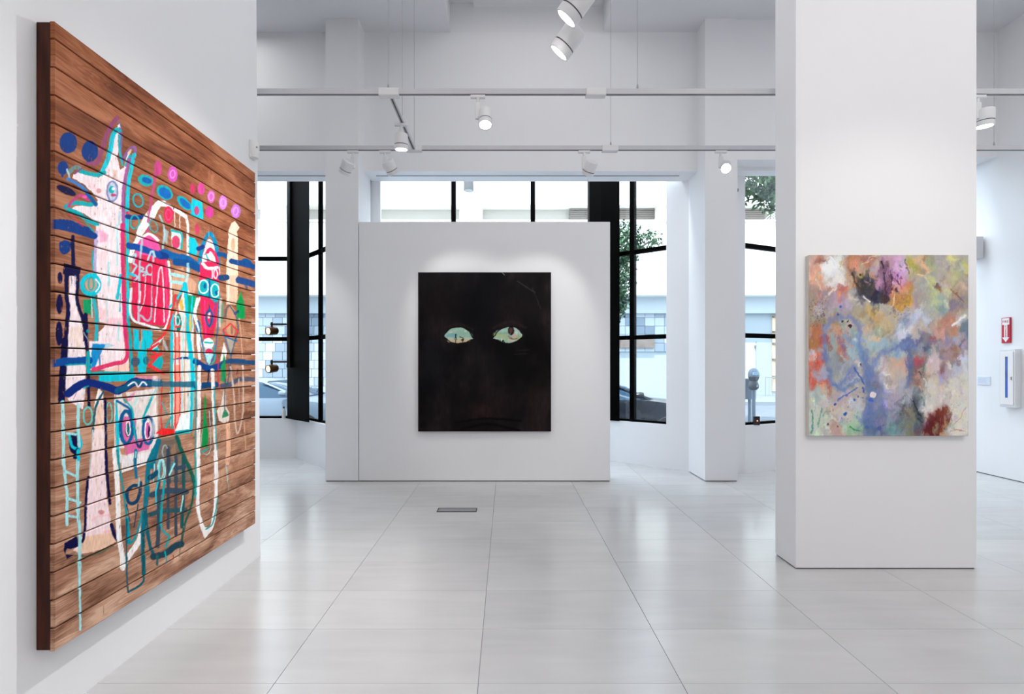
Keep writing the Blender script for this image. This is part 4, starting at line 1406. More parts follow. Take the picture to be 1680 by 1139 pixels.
P([(320, 690), (400, 690), (395, 835), (325, 822)], '168a5c'); L([(345, 840), (350, 990), (345, 1139)], 44, DN); L([(330, 1000), (370, 1080), (340, 1139)], 8, SB, .8); E(370, 990, 18, 18, TL, a=.8)
P([(820, 150), (900, 90), (980, 80), (1025, 110), (1025, 330), (800, 300)], HP)
L([(915, -5), (840, 110), (785, 220), (765, 330)], 46, WH); L([(1025, 140), (940, 80), (870, 115)], 26, WH)
P([(780, 330), (860, 270), (1025, 300), (1025, 930), (900, 920), (800, 890), (770, 700)], CR)
L([(750, 190), (850, 212), (960, 250), (1025, 275)], 60, '194a8c')
L([(870, 130), (850, 400), (840, 900)], 20, SB, .9); L([(980, 240), (970, 500), (960, 850)], 18, SB, .9)
L([(925, 330), (960, 240), (995, 290)], 18, SB)
L([(850, 385), (885, 405), (862, 430), (905, 440), (882, 470), (915, 462)], 15, SB); E(945, 415, 32, 48, SB, ring=18); E(945, 412, 12, 16, RD)
L([(765, 300), (812, 270), (790, 350), (822, 380), (782, 450), (832, 480), (800, 520)], 18, SB); L([(740, 440), (800, 470)], 24, CY)
L([(770, 590), (762, 800), (800, 890), (880, 920), (1025, 965)], 24, 'd8dcde'); L([(905, 480), (890, 700), (850, 800)], 8, WH); L([(1012, 560), (1000, 900)], 14, WH); L([(860, 840), (920, 890), (965, 850)], 20, SB, .8); L([(855, 620), (850, 720)], 10, WH)
P([(790, 965), (845, 975), (845, 1150), (800, 1150)], CY); P([(880, 975), (970, 985), (975, 1150), (870, 1150)], CY); L([(870, 975), (870, 1150)], 8, PT)
P([(400, 1080), (560, 1100), (525, 1150), (408, 1150)], '2a7ab8')

B.at(250, 430, S_)                                  # middle right
P([(210, 60), (290, 50), (330, 120), (420, 200), (400, 300), (310, 320), (200, 300), (170, 180)], PE, .75, 3)
P([(-2, 0), (130, 0), (165, 200), (150, 560), (110, 600), (-2, 590)], CR)
L([(20, 560), (40, 300), (60, 100), (88, 60), (105, 300), (110, 560)], 11, 'f0d8e0'); L([(150, -5), (175, 250), (160, 500), (110, 625), (-5, 625)], 22, WH); L([(130, 0), (135, 560)], 16, HP, .6)
L([(220, 0), (340, 18), (440, 62)], 68, '1c4c80')
P([(305, 220), (380, 320), (402, 1150), (170, 1150), (200, 520)], 'ece0d8', .92)
L([(170, 110), (292, 140)], 30, PT); L([(170, 180), (285, 200)], 30, PT); L([(330, 20), (340, 90), (310, 200)], 26, PT, .8)
L([(160, 420), (220, 360), (300, 220)], 20, CY); L([(305, 210), (330, 480), (340, 700), (362, 880), (370, 1150)], 42, CY)
P([(250, 370), (280, 340), (292, 450), (262, 450)], MU); P([(330, 310), (405, 320), (398, 490), (335, 480)], '178a64'); L([(370, 330), (365, 640)], 18, CY)
L([(190, 500), (182, 700), (180, 1150)], 30, CY)
P([(205, 700), (258, 700), (258, 1150), (212, 1150)], SA)
L([(215, 310), (190, 430), (150, 600), (90, 700), (-5, 785)], 22, RD); L([(215, 310), (240, 460), (252, 700), (257, 1150)], 11, RD); L([(205, 520), (215, 760), (215, 1150)], 11, RD)
E(245, 570, 28, 88, '1f6a5c'); E(238, 550, 18, 40, PT, ring=13); L([(222, 605), (258, 600)], 16, RD)
L([(290, 500), (285, 1150)], 14, PT); L([(312, 520), (312, 1150)], 10, TN, .8); L([(355, 500), (355, 640)], 20, MU); L([(420, 350), (398, 480), (420, 600), (440, 900)], 32, WH); E(425, 600, 22, 56, '1c5a8a')
P([(445, -2), (622, -2), (625, 180), (612, 360), (600, 560), (570, 700), (480, 720), (455, 560), (440, 350), (440, 150)], CR)
L([(470, 15), (520, 60), (605, 50)], 30, 'f0dce2'); E(590, 112, 18, 42, 'f0dce2', ring=10); L([(560, 60), (555, 170)], 9, 'f0dce2')
P([(425, 180), (540, 150), (622, 200), (632, 340), (592, 392), (540, 340), (425, 310)], TL)
E(480, 232, 44, 62, 'd2ecec', ring=12); E(585, 268, 36, 62, 'd2ecec', ring=12); E(492, 222, 13, 26, RB); E(598, 290, 12, 20, RB); L([(535, 175), (535, 335)], 16, RB)
L([(592, 380), (560, 580)], 18, '7a4a80', .8); L([(530, 400), (528, 470)], 10, NT); L([(530, 440), (498, 500), (530, 605), (560, 500), (532, 440)], 18, '22527c'); E(530, 500, 12, 30, 'e6d4d8')
L([(485, 360), (500, 690)], 9, HP, .7)
L([(440, 340), (412, 420), (402, 520), (440, 650), (470, 800), (512, 930)], 20, 'dfe6e8'); L([(440, 590), (460, 720), (490, 880), (525, 965), (582, 850), (612, 600), (622, 380)], 14, '2a6c94')
E(525, 760, 50, 52, 'e4eeee'); L([(490, 752), (562, 755)], 14, TL); P([(490, 800), (560, 800), (570, 870), (530, 965), (495, 880)], PT); E(530, 835, 34, 26, CR); L([(505, 860), (560, 850)], 8, WH)
L([(575, 780), (585, 900), (550, 960)], 14, TL)
P([(690, -2), (800, -2), (800, 250), (792, 400), (690, 400)], 'eccab2', .88); L([(715, 20), (710, 380)], 14, 'f6e0d0', .7)
L([(640, 150), (695, 145)], 54, '26446c'); L([(808, 170), (900, 192), (948, 210)], 62, '2c4878'); L([(865, 200), (880, 240)], 26, '2c4878', .8); L([(740, -8), (850, 18), (948, 46)], 48, '26487c')
P([(825, 265), (862, 390), (862, 530), (790, 530), (782, 400)], GN)
E(735, 560, 48, 150, 'dcb094', a=.7); P([(690, 700), (780, 720), (735, 880)], 'b4c8c4', .7, 2)
L([(680, 510), (690, 440), (720, 410), (762, 470), (790, 540), (800, 650), (762, 780), (735, 900), (700, 1150)], 12, '34586c')
L([(660, 640), (690, 740), (735, 890)], 13, '2c6888'); L([(690, 700), (790, 740)], 14, RB, .9); L([(775, 480), (800, 460)], 22, NV, .8)
L([(665, 630), (730, 575), (800, 650), (760, 698), (690, 682), (665, 630)], 14, RD, sm=False); E(742, 635, 13, 40, '8a6a54')
P([(670, 740), (640, 880), (620, 960), (680, 940), (700, 840)], 'e4ddd8'); P([(665, 850), (682, 900), (692, 1150), (640, 1100), (655, 960)], '2a8454')
L([(640, 350), (630, 600)], 26, 'd0d8d0', .8); L([(660, 390), (650, 560)], 26, '5c9078', .8); L([(600, 870), (615, 1150)], 12, CR, .7)
L([(812, 530), (830, 700), (850, 1000)], 16, 'e8c0ac', .7); L([(845, 540), (855, 760)], 8, 'e8c0ac', .6); L([(795, 1000), (792, 1050)], 8, DN)
P([(-2, 780), (110, 700), (50, 790), (80, 840), (-2, 840)], PT); P([(20, 900), (90, 880), (105, 930), (80, 1012), (-2, 962)], TL)
L([(-5, 890), (85, 860)], 26, RD); L([(-5, 975), (60, 1015), (105, 1042)], 22, RD); L([(-5, 850), (60, 830)], 12, TL); L([(110, 740), (130, 800), (140, 830)], 26, SB, .8); L([(105, 700), (100, 840)], 8, PE)
L([(190, 932), (300, 915), (400, 930), (480, 980), (540, 1010), (645, 968)], 54, '1a4278'); L([(740, 930), (850, 940), (948, 940)], 46, '2c4a6c', .9)
for x in (215, 255, 285):
    L([(x, 880), (x, 1000)], 9, PT if x == 285 else RD, .8)
L([(355, 880), (365, 1150)], 40, CY, .85)
L([(530, 1000), (520, 1150)], 16, NT)

B.at(80, 560, S_)                                   # lower left
P([(380, -2), (750, -2), (750, 270), (380, 270)], PW)
P([(410, 20), (540, 30), (500, 90), (430, 250), (390, 260)], '2a86bc'); L([(470, 90), (485, 270)], 15, '4a78a0'); P([(540, 15), (620, 40), (520, 70)], SB)
P([(520, 275), (620, 240), (700, 215), (750, 200), (755, 290), (520, 295)], 'f0c4b8')
L([(728, -5), (735, 120), (700, 190), (600, 212), (500, 242), (420, 262)], 40, 'cc4468')
P([(168, -2), (342, -2), (348, 300), (345, 480), (322, 640), (200, 570), (155, 510), (158, 200)], PW)
P([(240, -2), (320, -2), (320, 70), (240, 70)], 'e2cbb8', .6, 3); L([(200, 560), (300, 555)], 14, LV, .7); L([(230, 540), (260, 480)], 10, PU, .4)
L([(155, -5), (135, 250), (122, 480), (122, 560)], 66, DN); L([(352, -5), (372, 200), (372, 420), (378, 610)], 32, DN)
L([(45, 210), (150, 190), (262, 185), (375, 178)], 72, '154a86'); L([(165, 222), (340, 215)], 18, TL, .7)
L([(370, 110), (377, 290), (500, 300), (790, 302)], 36, TL); L([(765, -5), (778, 300)], 30, TL)
P([(470, 318), (815, 310), (800, 372), (560, 382), (470, 372)], CY)
P([(830, -2), (920, -2), (912, 300), (832, 300)], CY); P([(790, -2), (832, -2), (832, 95), (800, 92)], CY); L([(860, 0), (858, 70)], 14, 'b08a70'); E(810, 192, 42, 46, NT, a=.75); E(912, 182, 26, 42, '28506c', a=.8); L([(905, -5), (905, 300)], 8, TL)
P([(800, 322), (1010, 322), (985, 420), (800, 380)], 'd890a4', .85); P([(610, 370), (700, 380), (690, 420), (620, 430)], 'b08060', .6)
P([(960, 85), (1025, 55), (1025, 110)], TL); P([(955, 200), (1025, 160), (1025, 240)], TL); L([(1028, 18), (940, 80), (1028, 132), (932, 230), (1028, 280)], 22, RD, sm=False)
P([(630, 490), (1000, 440), (1030, 1139), (620, 1139)], 'e4dedc', .92)
P([(690, 560), (830, 450), (770, 560)], 'dca0b4'); P([(700, 1040), (740, 700), (820, 720), (800, 920), (960, 890), (940, 1010), (730, 1058)], 'cc6c9c')
E(720, 830, 52, 130, 'cc6c9c'); P([(660, 1000), (740, 1000), (735, 1070), (680, 1060)], 'b48468', .9)
L([(690, 430), (720, 560)], 40, 'a87a64', .8)
E(725, 805, 56, 152, '1a5a86', ring=34); E(735, 830, 22, 66, DN); E(742, 812, 18, 68, WH, ring=10); L([(735, 780), (745, 860)], 8, TL)
L([(622, 560), (640, 800), (650, 1139)], 30, CY); L([(620, 500), (615, 800), (620, 1139)], 10, WH); L([(640, 560), (690, 590), (760, 640), (790, 760), (822, 940)], 22, '1f5a86'); L([(700, 545), (780, 640), (800, 850), (830, 950)], 16, TL); L([(1010, 440), (950, 560), (890, 700), (880, 760)], 22, TL); L([(800, 600), (830, 520)], 16, PT, .8); L([(960, 460), (900, 620)], 10, 'c8ccc8', .9)
E(930, 832, 50, 126, '1a5a86', ring=26); E(930, 838, 30, 84, 'c8609c'); E(940, 850, 15, 60, DN); E(925, 832, 27, 82, WH, ring=10)
L([(820, 950), (850, 992), (872, 940)], 22, '2a3a60')
L([(130, 570), (135, 800), (140, 1150)], 36, PT); L([(277, 600), (272, 850), (277, 1150)], 36, PT)
E(245, 955, 58, 108, DN); L([(190, 870), (215, 975), (262, 1010)], 26, CY); L([(272, 850), (305, 960), (262, 1030)], 30, CY); L([(170, 860), (250, 870)], 26, PT); L([(275, 840), (285, 980)], 30, PT)
E(365, 697, 40, 82, '6cb8b0', ring=20); E(565, 672, 26, 98, '6cb8b0', ring=14)
P([(470, 440), (512, 480), (520, 700), (532, 1150), (390, 1150), (402, 950), (420, 850), (440, 600)], 'ecd4d0'); P([(450, 600), (515, 600), (520, 820), (430, 820)], 'd8b49c', .6, 3)
L([(470, 445), (432, 620)], 20, WH); L([(512, 470), (440, 620), (410, 850)], 20, TD); L([(527, 540), (532, 800), (537, 1150)], 26, DN); L([(405, 850), (395, 1139)], 12, 'b0b4b0'); L([(410, 830), (415, 880)], 12, SB)
L([(180, 492), (260, 430), (350, 390), (450, 402), (560, 432), (640, 462), (720, 430), (800, 380), (900, 392), (1028, 390)], 74, '15306c'); L([(640, 462), (720, 430), (800, 380), (900, 395), (1028, 390)], 50, '1f5a74', .85)
L([(330, 440), (370, 420)], 16, TL, .7); L([(745, 412), (800, 382), (835, 425), (880, 380), (915, 408)], 14, 'd4e0e4')
L([(1028, 950), (962, 1060), (932, 1150)], 44, '1f6a80')

B.at(250, 590, S_)                                  # lower right
P([(-2, 150), (60, 150), (60, 720), (-2, 720)], 'e8dcd8', .7, 3); L([(70, 150), (75, 640)], 12, 'b8b0aa', .8); L([(92, 230), (80, 500), (85, 640)], 12, RD)
P([(170, -2), (402, -2), (385, 500), (350, 680), (210, 680), (170, 500)], 'e8dcd2', .93)
L([(180, -5), (180, 640)], 28, TL, .85); L([(165, 300), (172, 620)], 12, PT)
P([(205, 50), (258, 50), (258, 480), (218, 640), (205, 640)], SA)
L([(255, -5), (258, 480), (215, 645)], 12, RD); L([(212, -5), (212, 640)], 12, RD)
L([(370, -5), (377, 200), (370, 480), (350, 670)], 38, CY); L([(280, -5), (275, 480)], 14, PT); L([(300, 0), (300, 500)], 12, TN, .7); L([(345, 100), (340, 500)], 16, PT, .7)
P([(262, 512), (350, 500), (345, 660), (220, 665)], 'e6eeec'); L([(215, 690), (330, 672)], 38, TL); L([(90, 400), (140, 520)], 12, TL); L([(122, 640), (172, 540)], 16, TL)
P([(30, 690), (90, 640), (212, 655), (205, 697), (100, 712)], 'd43434'); L([(90, 600), (88, 700)], 12, RD)
L([(-5, 225), (110, 230), (240, 232), (400, 232)], 54, '245a70', .85)
L([(420, 257), (500, 240), (592, 235)], 58, '1c4468'); L([(650, 242), (720, 235), (800, 190), (860, 182), (948, 187)], 44, '2a4a68', .85)
L([(400, 20), (480, 62), (540, 82), (605, 60)], 48, '1a4278'); L([(640, 35), (760, 10), (948, 32)], 38, '2c4a6c')
L([(440, 70), (435, 400), (430, 800), (430, 1150)], 38, WH, .95); L([(562, 100), (575, 500), (595, 900), (595, 1150)], 34, WH, .95); L([(577, 260), (590, 600), (605, 900)], 14, TL, .85); L([(403, -5), (410, 400), (402, 700), (412, 1150)], 16, TL, .8); L([(390, 300), (385, 700)], 26, PE, .5); L([(525, 100), (520, 190)], 10, DN)
P([(490, 300), (507, 400), (500, 480), (525, 700), (520, 820), (455, 830), (470, 650), (480, 450)], GN); L([(530, 480), (547, 800), (512, 890), (460, 862)], 9, PT, .9); L([(465, 862), (522, 832)], 18, TL, .9); L([(470, 640), (450, 820)], 8, PT, .7)
L([(615, -5), (622, 290)], 14, CR, .6)
P([(640, 60), (680, -2), (686, 180), (640, 160)], '2a8454'); P([(660, 290), (640, 420), (600, 480), (620, 570), (670, 600), (720, 570), (722, 490), (692, 440), (686, 290)], 'e2d8d0', .92); P([(672, 450), (720, 520), (650, 552)], '3c7c5c'); L([(680, 180), (675, 460)], 10, SL)
L([(705, 600), (712, 800), (700, 965)], 44, 'e6b89c', .9); L([(625, 660), (635, 700), (620, 760)], 8, PT, .7)
L([(730, 70), (760, 300), (772, 560), (792, 690), (830, 600), (850, 400), (845, 60)], 19, 'e2d4ca', .75); L([(807, 180), (812, 440)], 11, 'e2d4ca', .7); L([(860, 590), (872, 840)], 20, 'e2baa2', .7); L([(700, 20), (760, 190)], 10, SL, .6)
P([(60, 740), (230, 710), (270, 850), (330, 970), (385, 1150), (-2, 1150), (-2, 900)], '24505c', .62)
P([(170, 850), (210, 780), (230, 900), (200, 960)], 'a07860', .8); P([(250, 900), (275, 890), (330, 1050), (300, 1060)], 'a07860', .7); P([(140, 880), (160, 880), (150, 1000), (130, 1000)], 'a07860', .7)
L([(60, 760), (20, 900), (-5, 1000)], 48, '1f6a80'); L([(230, 720), (285, 880), (360, 1050), (392, 1150)], 38, GD)
L([(150, 820), (160, 1150)], 30, SL, .8); L([(220, 900), (215, 1150)], 26, SL, .8)
E(77, 1025, 28, 90, PT, ring=13); E(120, 860, 24, 60, SB, a=.8, ring=12); L([(205, 960), (172, 1030), (160, 1100)], 18, TL); L([(20, 980), (10, 1139)], 12, PT)

B.at(80, 740, S_)                                   # bottom left
L([(135, -5), (150, 200), (170, 420), (170, 690)], 32, PT); L([(275, -5), (270, 300), (275, 600), (295, 800), (290, 1150)], 34, PT); L([(270, -5), (250, 60)], 40, DN); L([(275, 0), (282, 80)], 34, CY)
L([(160, 190), (270, 242)], 28, PT); L([(165, 440), (292, 482)], 28, PT); L([(170, 602), (277, 622)], 28, PT)
P([(400, -2), (522, -2), (540, 400), (580, 640), (610, 790), (642, 840), (500, 920), (320, 960), (230, 930), (330, 780), (360, 400)], 'ead2d4')
P([(340, 800), (600, 760), (642, 850), (420, 950), (250, 950)], 'dcb89e', .9, 3); E(490, 570, 30, 22, 'c07a7c', a=.8); L([(400, 650), (470, 610), (580, 600)], 22, 'eeb8b8', .6); L([(520, 760), (590, 745)], 26, 'f0aaa8', .6); L([(440, 0), (450, 400)], 18, 'e4cdc0', .8); L([(395, 0), (382, 200)], 14, 'a8aca8')
L([(375, 240), (360, 300), (345, 500), (335, 780), (312, 850)], 26, DN); L([(537, -5), (547, 250), (572, 490)], 30, DN); L([(590, 690), (620, 790), (650, 835)], 36, DN)
P([(150, 860), (270, 790), (282, 890), (210, 920), (175, 912), (160, 960), (250, 970), (170, 1010), (145, 930)], DN); L([(250, 980), (420, 972), (610, 885)], 18, '4a5a48', .9); L([(295, 800), (290, 1150)], 30, PT, .95)
P([(680, 60), (1000, -2), (960, 110), (680, 205)], 'e2dcdc', .95); P([(715, -2), (810, -2), (730, 38)], 'cc6c9c')
L([(615, -5), (640, 300), (650, 600), (662, 800), (690, 1000), (690, 1100)], 50, 'e8e2e0'); L([(690, 1085), (760, 965), (845, 840), (905, 640)], 54, 'e8e2e0')
L([(642, -5), (660, 150), (690, 330), (722, 560), (737, 760), (770, 860), (830, 760), (880, 560)], 22, '2a8a90'); L([(735, 640), (755, 860)], 36, '1a8a9a'); L([(730, 640), (728, 1150)], 17, TD)
L([(850, 322), (780, 330), (730, 390), (750, 480), (812, 480), (850, 400), (857, 300)], 34, '20405c'); L([(840, 330), (845, 255)], 18, PT, .8); L([(815, -5), (808, 130), (817, 245)], 32, '1f6a88'); L([(815, 10), (812, 60)], 12, PT)
L([(730, 500), (762, 655)], 14, '24485c'); L([(835, 500), (800, 715)], 15, '24485c')
L([(990, -5), (930, 150), (920, 400), (900, 560), (882, 800), (887, 1150)], 42, '1f6a78')

B.at(230, 740, S_)                                  # the gourd with bars
L([(130, -5), (80, 130), (60, 350), (45, 550)], 46, '1a7080'); L([(50, 540), (70, 750), (100, 900), (130, 985)], 34, TD)
L([(400, 30), (470, 160), (502, 300), (482, 500), (420, 680), (380, 870)], 24, '2c5a50')
L([(170, 290), (177, 560), (165, 890)], 40, SL); L([(262, -5), (262, 300), (265, 720)], 32, SL); L([(335, 40), (335, 400), (337, 790)], 30, SL); L([(402, 60), (405, 400), (392, 710)], 34, '2a5458')
L([(90, 252), (165, 200)], 50, '1e4a60'); L([(110, 412), (250, 372), (435, 380)], 54, SL); L([(80, 602), (200, 562), (425, 550)], 44, '34525a'); L([(330, 160), (410, 150)], 40, SL); L([(120, 990), (230, 962), (330, 890), (385, 870)], 60, '2c4450'); L([(160, 985), (160, 1065)], 22, '2a6464')
L([(190, 100), (170, 250), (145, 400), (150, 500)], 16, CY); E(203, 180, 30, 100, PT, ring=12); L([(227, 280), (205, 500), (200, 700), (235, 770), (272, 800), (240, 900)], 23, '1f969c'); L([(320, 120), (272, 225)], 17, PT); L([(402, 420), (382, 560)], 14, PT); L([(230, 940), (252, 1045)], 14, TL); L([(310, 975), (312, 1012)], 13, 'b82a28'); L([(375, 870), (368, 990)], 7, '2c5a50')
L([(540, -5), (542, 300), (540, 520), (570, 660), (612, 760), (662, 720), (700, 560), (712, 300), (702, -5)], 36, WH); P([(552, 690), (600, 825), (675, 730)], WH)
L([(510, 20), (520, 260), (520, 430)], 18, '2a9a98'); L([(727, 440), (700, 600), (670, 690), (612, 732)], 13, '2a9a98')
L([(802, 120), (822, 300), (832, 400)], 9, PT, .8); L([(600, 130), (610, 190), (640, 190)], 9, PE, .7)
L([(30, 750), (32, 1000), (22, 1150)], 22, '235058'); L([(100, 980), (95, 1100)], 7, 'a88')if False else None
B.at(80, 940, S_)
L([(290, -5), (292, 250), (298, 530)], 26, PT); L([(728, -5), (730, 60), (745, 180)], 18, TD); L([(745, 180), (880, 90), (885, -5)], 20, TD); P([(690, -120), (720, -100), (700, -40)], WH); L([(515, 300), (512, 380)], 5, '4a5a48')

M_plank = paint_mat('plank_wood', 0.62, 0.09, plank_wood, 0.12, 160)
M_side = mat('dark_timber', (62, 28, 15), 0.55, spec=0.2, noise=0.55, scale=7, bump=0.2, stretch=(6, 6, 0.7))
M_back = mat('black_backing', (10, 9, 9), 0.8, noise=0.1, scale=10)
wp = empty('plank_painting', (WX, WY0, WZ0), 'large painting of bright masks and figures on brown wooden planks', 'painting')
rgba = B.colors(1.08, 0.012, 1.12)
r0 = 0
for k, zs in enumerate(rows):
    n = len(zs)
    P3 = np.empty((n, NCOL, 3))
    P3[..., 0] = 0.0
    P3[..., 1] = (Ys - WY0)[None, :]
    zc = zs.mean()
    P3[..., 2] = (zs - zc)[:, None]
    P3[0, :, 0] -= 0.0012
    P3[-1, :, 0] -= 0.0012
    rs = np.random.default_rng(k)
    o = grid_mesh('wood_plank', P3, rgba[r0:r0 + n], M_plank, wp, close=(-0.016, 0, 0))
    o.location = (rs.uniform(-0.0008, 0.0008), rs.uniform(-0.002, 0.0), zc - WZ0)
    r0 += n
D = WX + 1.806
MB().box(-D, 0.004, 0.003, -0.017, 0.03, WZ1 - WZ0 - 0.002, 0.002).build('side_board', M_side, wp, label='dark stained end board')
MB().box(-D + 0.02, 0.03, 0.02, -0.0175, WY1 - WY0 - 0.02, WZ1 - WZ0 - 0.02).build('backing', M_back, wp)
MB().box(-D, 0.03, 0.003, -0.017, WY1 - WY0 - 0.004, 0.03, 0.002).build('bottom_board', M_side, wp)
MB().box(-D, 0.03, WZ1 - WZ0 - 0.03, -0.017, WY1 - WY0 - 0.004, WZ1 - WZ0 - 0.003, 0.002).build('top_board', M_side, wp)

# ---- the black painting with two bright eyes
EY = 5.928
ex0, ex1, ez0, ez1 = -1.05, 0.529, 0.604, 2.494
nx, nz = 330, 394
XX, ZZ = np.meshgrid(np.linspace(ex0, ex1, nx), np.linspace(ez0, ez1, nz))
PX = 831 + XX * 819 / EY
PY = 596 + (1.415 - ZZ) * 819 / EY
K = Brush(PX, PY, '0d0b0c', 1.0, 0.5, 11)
K.tex = 0.25
base = fbm(PX / 30, PY / 45, 5, 4)
col = np.array([13, 11, 13.])[None, None] + np.clip(base - 0.42, 0, 1)[..., None] * np.array([70, 56, 56.]) * (0.5 + fbm(PX / 2.2, PY / 26, 9, 3)[..., None])
K.rgb[:] = col
K.at(670, 430, 3.796)
K.blob(520, 900, 300, 130, '251b1c', 0, .6, 1.2); K.blob(820, 900, 70, 200, '2e2220', 0, .6, 1.0); K.blob(690, 260, 180, 130, '1f181a', 0, .6, 1.2); K.blob(150, 640, 80, 120, '1c1c22', 0, .6, 1.0); K.blob(450, 200, 110, 260, '06060a', 0, .8, 1.0); K.blob(200, 250, 130, 160, '1c1416', 0, .6, 1.2)
K.blob(640, 610, 130, 140, '050507', 0, .8, 1.0); K.blob(460, 930, 60, 40, '382022', 0, .5, 1.2); K.blob(450, 640, 150, 90, '1c181b', 0, .5, 1.2)
K.line([(300, 1000), (480, 975), (700, 990)], 12, '050506', .9, 2); K.line([(330, 1040), (500, 1010), (690, 1050)], 14, '060506', .9, 2)
K.line([(680, 120), (740, 160), (790, 190)], 6, '4a4644', .7, 1.5); K.line([(770, 160), (800, 230), (822, 290)], 5, '3a3230', .7, 1.5); K.line([(690, 550), (750, 548)], 4, '3a3434', .7, 1.2); K.line([(660, 575), (735, 572)], 5, '2e2a2a', .7, 1.2)
K.line([(230, 410), (310, 385), (400, 420)], 14, '2a1e1c', .7, 2); K.line([(530, 410), (630, 372), (730, 410)], 18, '2c1f1d', .8, 2)
K.line([(190, 690), (240, 760), (290, 800)], 8, '242022', .5, 3); K.line([(60, 70), (63, 1050)], 8, '3c342e', .6, 1.5)
K.line([(65, 64), (885, 66)], 7, '2e2826', .6, 1.5); K.line([(580, 62), (600, 80)], 5, '8a8478', .8, 1)
K.at(720, 520, 10.5)
K.tex = 0.04
eyeL = [(85, 320), (140, 250), (210, 195), (300, 178), (400, 182), (480, 220), (540, 280), (570, 340), (600, 378), (560, 390), (500, 425), (420, 450), (320, 458), (220, 440), (150, 395), (100, 350)]
eyeR = [(920, 378), (960, 330), (1020, 250), (1100, 200), (1200, 170), (1300, 178), (1370, 215), (1420, 270), (1442, 320), (1410, 370), (1350, 420), (1260, 452), (1160, 455), (1080, 430), (1000, 395), (940, 385)]
for ey in (eyeL, eyeR):
    K.poly(ey, '9cc0ae', 1, .6, 0, sm=True)


def inside_eye(fn):
    fn()


K.line([(150, 320), (250, 315), (290, 320)], 60, '7ab0bc', .9, 3); K.line([(120, 300), (210, 255), (300, 235)], 36, 'b4ccbc', .8, 3); K.line([(330, 290), (470, 280), (545, 320)], 60, '92bca4', .8, 4); K.line([(300, 215), (420, 205)], 30, 'a6ccbc', .8, 3); E_ = K.ell
E_(460, 248, 26, 18, 'd0dcc8', a=.8, soft=1.2); E_(210, 268, 30, 14, 'd2dcc8', a=.7, soft=1.2)
K.line([(180, 405), (300, 415), (420, 420), (520, 392)], 62, 'd2be9a', .95, 1.4); K.line([(240, 440), (330, 445), (400, 438)], 20, 'd6ae84', .8, 1.5); K.line([(130, 365), (240, 375), (420, 370), (560, 372)], 26, 'c0ccb4', .8, 2)
E_(293, 305, 13, 15, '1f3a30', soft=.6); K.line([(292, 320), (278, 375), (290, 410), (288, 450)], 14, '1a1614', 1, .6); K.line([(290, 340), (305, 395)], 10, '2a2420', 1, .6)
K.line([(360, 345), (410, 365), (425, 400)], 18, '5a4630', 1, .7); E_(405, 400, 24, 18, '3a2c20', soft=.7); K.line([(420, 400), (410, 435)], 12, '33261c', 1, .6)
K.line([(980, 310), (1060, 320), (1150, 350)], 80, 'b0c08a', .9, 4); K.line([(1010, 260), (1100, 235), (1180, 240)], 44, 'aaccc0', .9, 3); K.line([(1040, 285), (1180, 285)], 24, '84b09c', .8, 3); K.line([(1080, 370), (1160, 410), (1200, 400)], 60, 'a8c8a8', .9, 3)
K.line([(1310, 220), (1380, 260), (1420, 320)], 50, 'b4ccc4', .9, 3); K.line([(1390, 330), (1350, 390)], 40, 'b0b070', .8, 3); E_(1330, 280, 26, 30, 'd6dcd4', a=.8, soft=1.2)
E_(1242, 240, 52, 76, '2e1c1a', soft=.8); E_(1240, 235, 26, 46, '5a3c38', soft=1.2)
K.line([(1270, 330), (1300, 310), (1320, 350)], 44, 'd4b0a4', .9, 2); K.line([(1200, 330), (1240, 380), (1300, 385), (1350, 370)], 16, '9a5c40', .9, 1); K.line([(1200, 400), (1290, 420)], 34, 'd8c8b4', .8, 2); K.line([(1240, 355), (1280, 390)], 12, '7a4028', .9, .8)
K.line([(930, 380), (1000, 375)], 18, 'd8dcd8', .9, 1); E_(1105, 412, 18, 16, '1c1618', soft=.6); E_(1085, 395, 14, 14, 'e0e0d8', soft=.6); K.line([(1060, 400), (1062, 425)], 10, '1c1618', 1, .6); K.line([(1120, 425), (1135, 445)], 12, '1c1618', 1, .6)
for ey in (eyeL, eyeR):                             # dark lids close over the ragged edge of the eyes
    K.line(ey + ey[:1], 16, '0a0809', 1, .8, 0)
wkp = empty('eye_painting', ((ex0 + ex1) / 2, EY, ez0), 'black canvas with two bright eyes on the white partition', 'painting')
P3 = np.stack([XX - wkp.location[0], np.zeros_like(XX), ZZ - ez0], -1)
M_oil = paint_mat('oil_paint_dark', 0.55, 0.06, None, 0.12, 90)
o = grid_mesh('canvas', P3, K.colors(0.9, 0.0), M_oil, wkp, close=(0, 0.012, 0))
MB().box(-0.785, 0.0125, 0.004, 0.785, 0.0415, ez1 - ez0 - 0.004, 0.002).build('stretcher', mat('dark_canvas_edge', (38, 32, 30), 0.8, noise=0.3, scale=12), wkp)

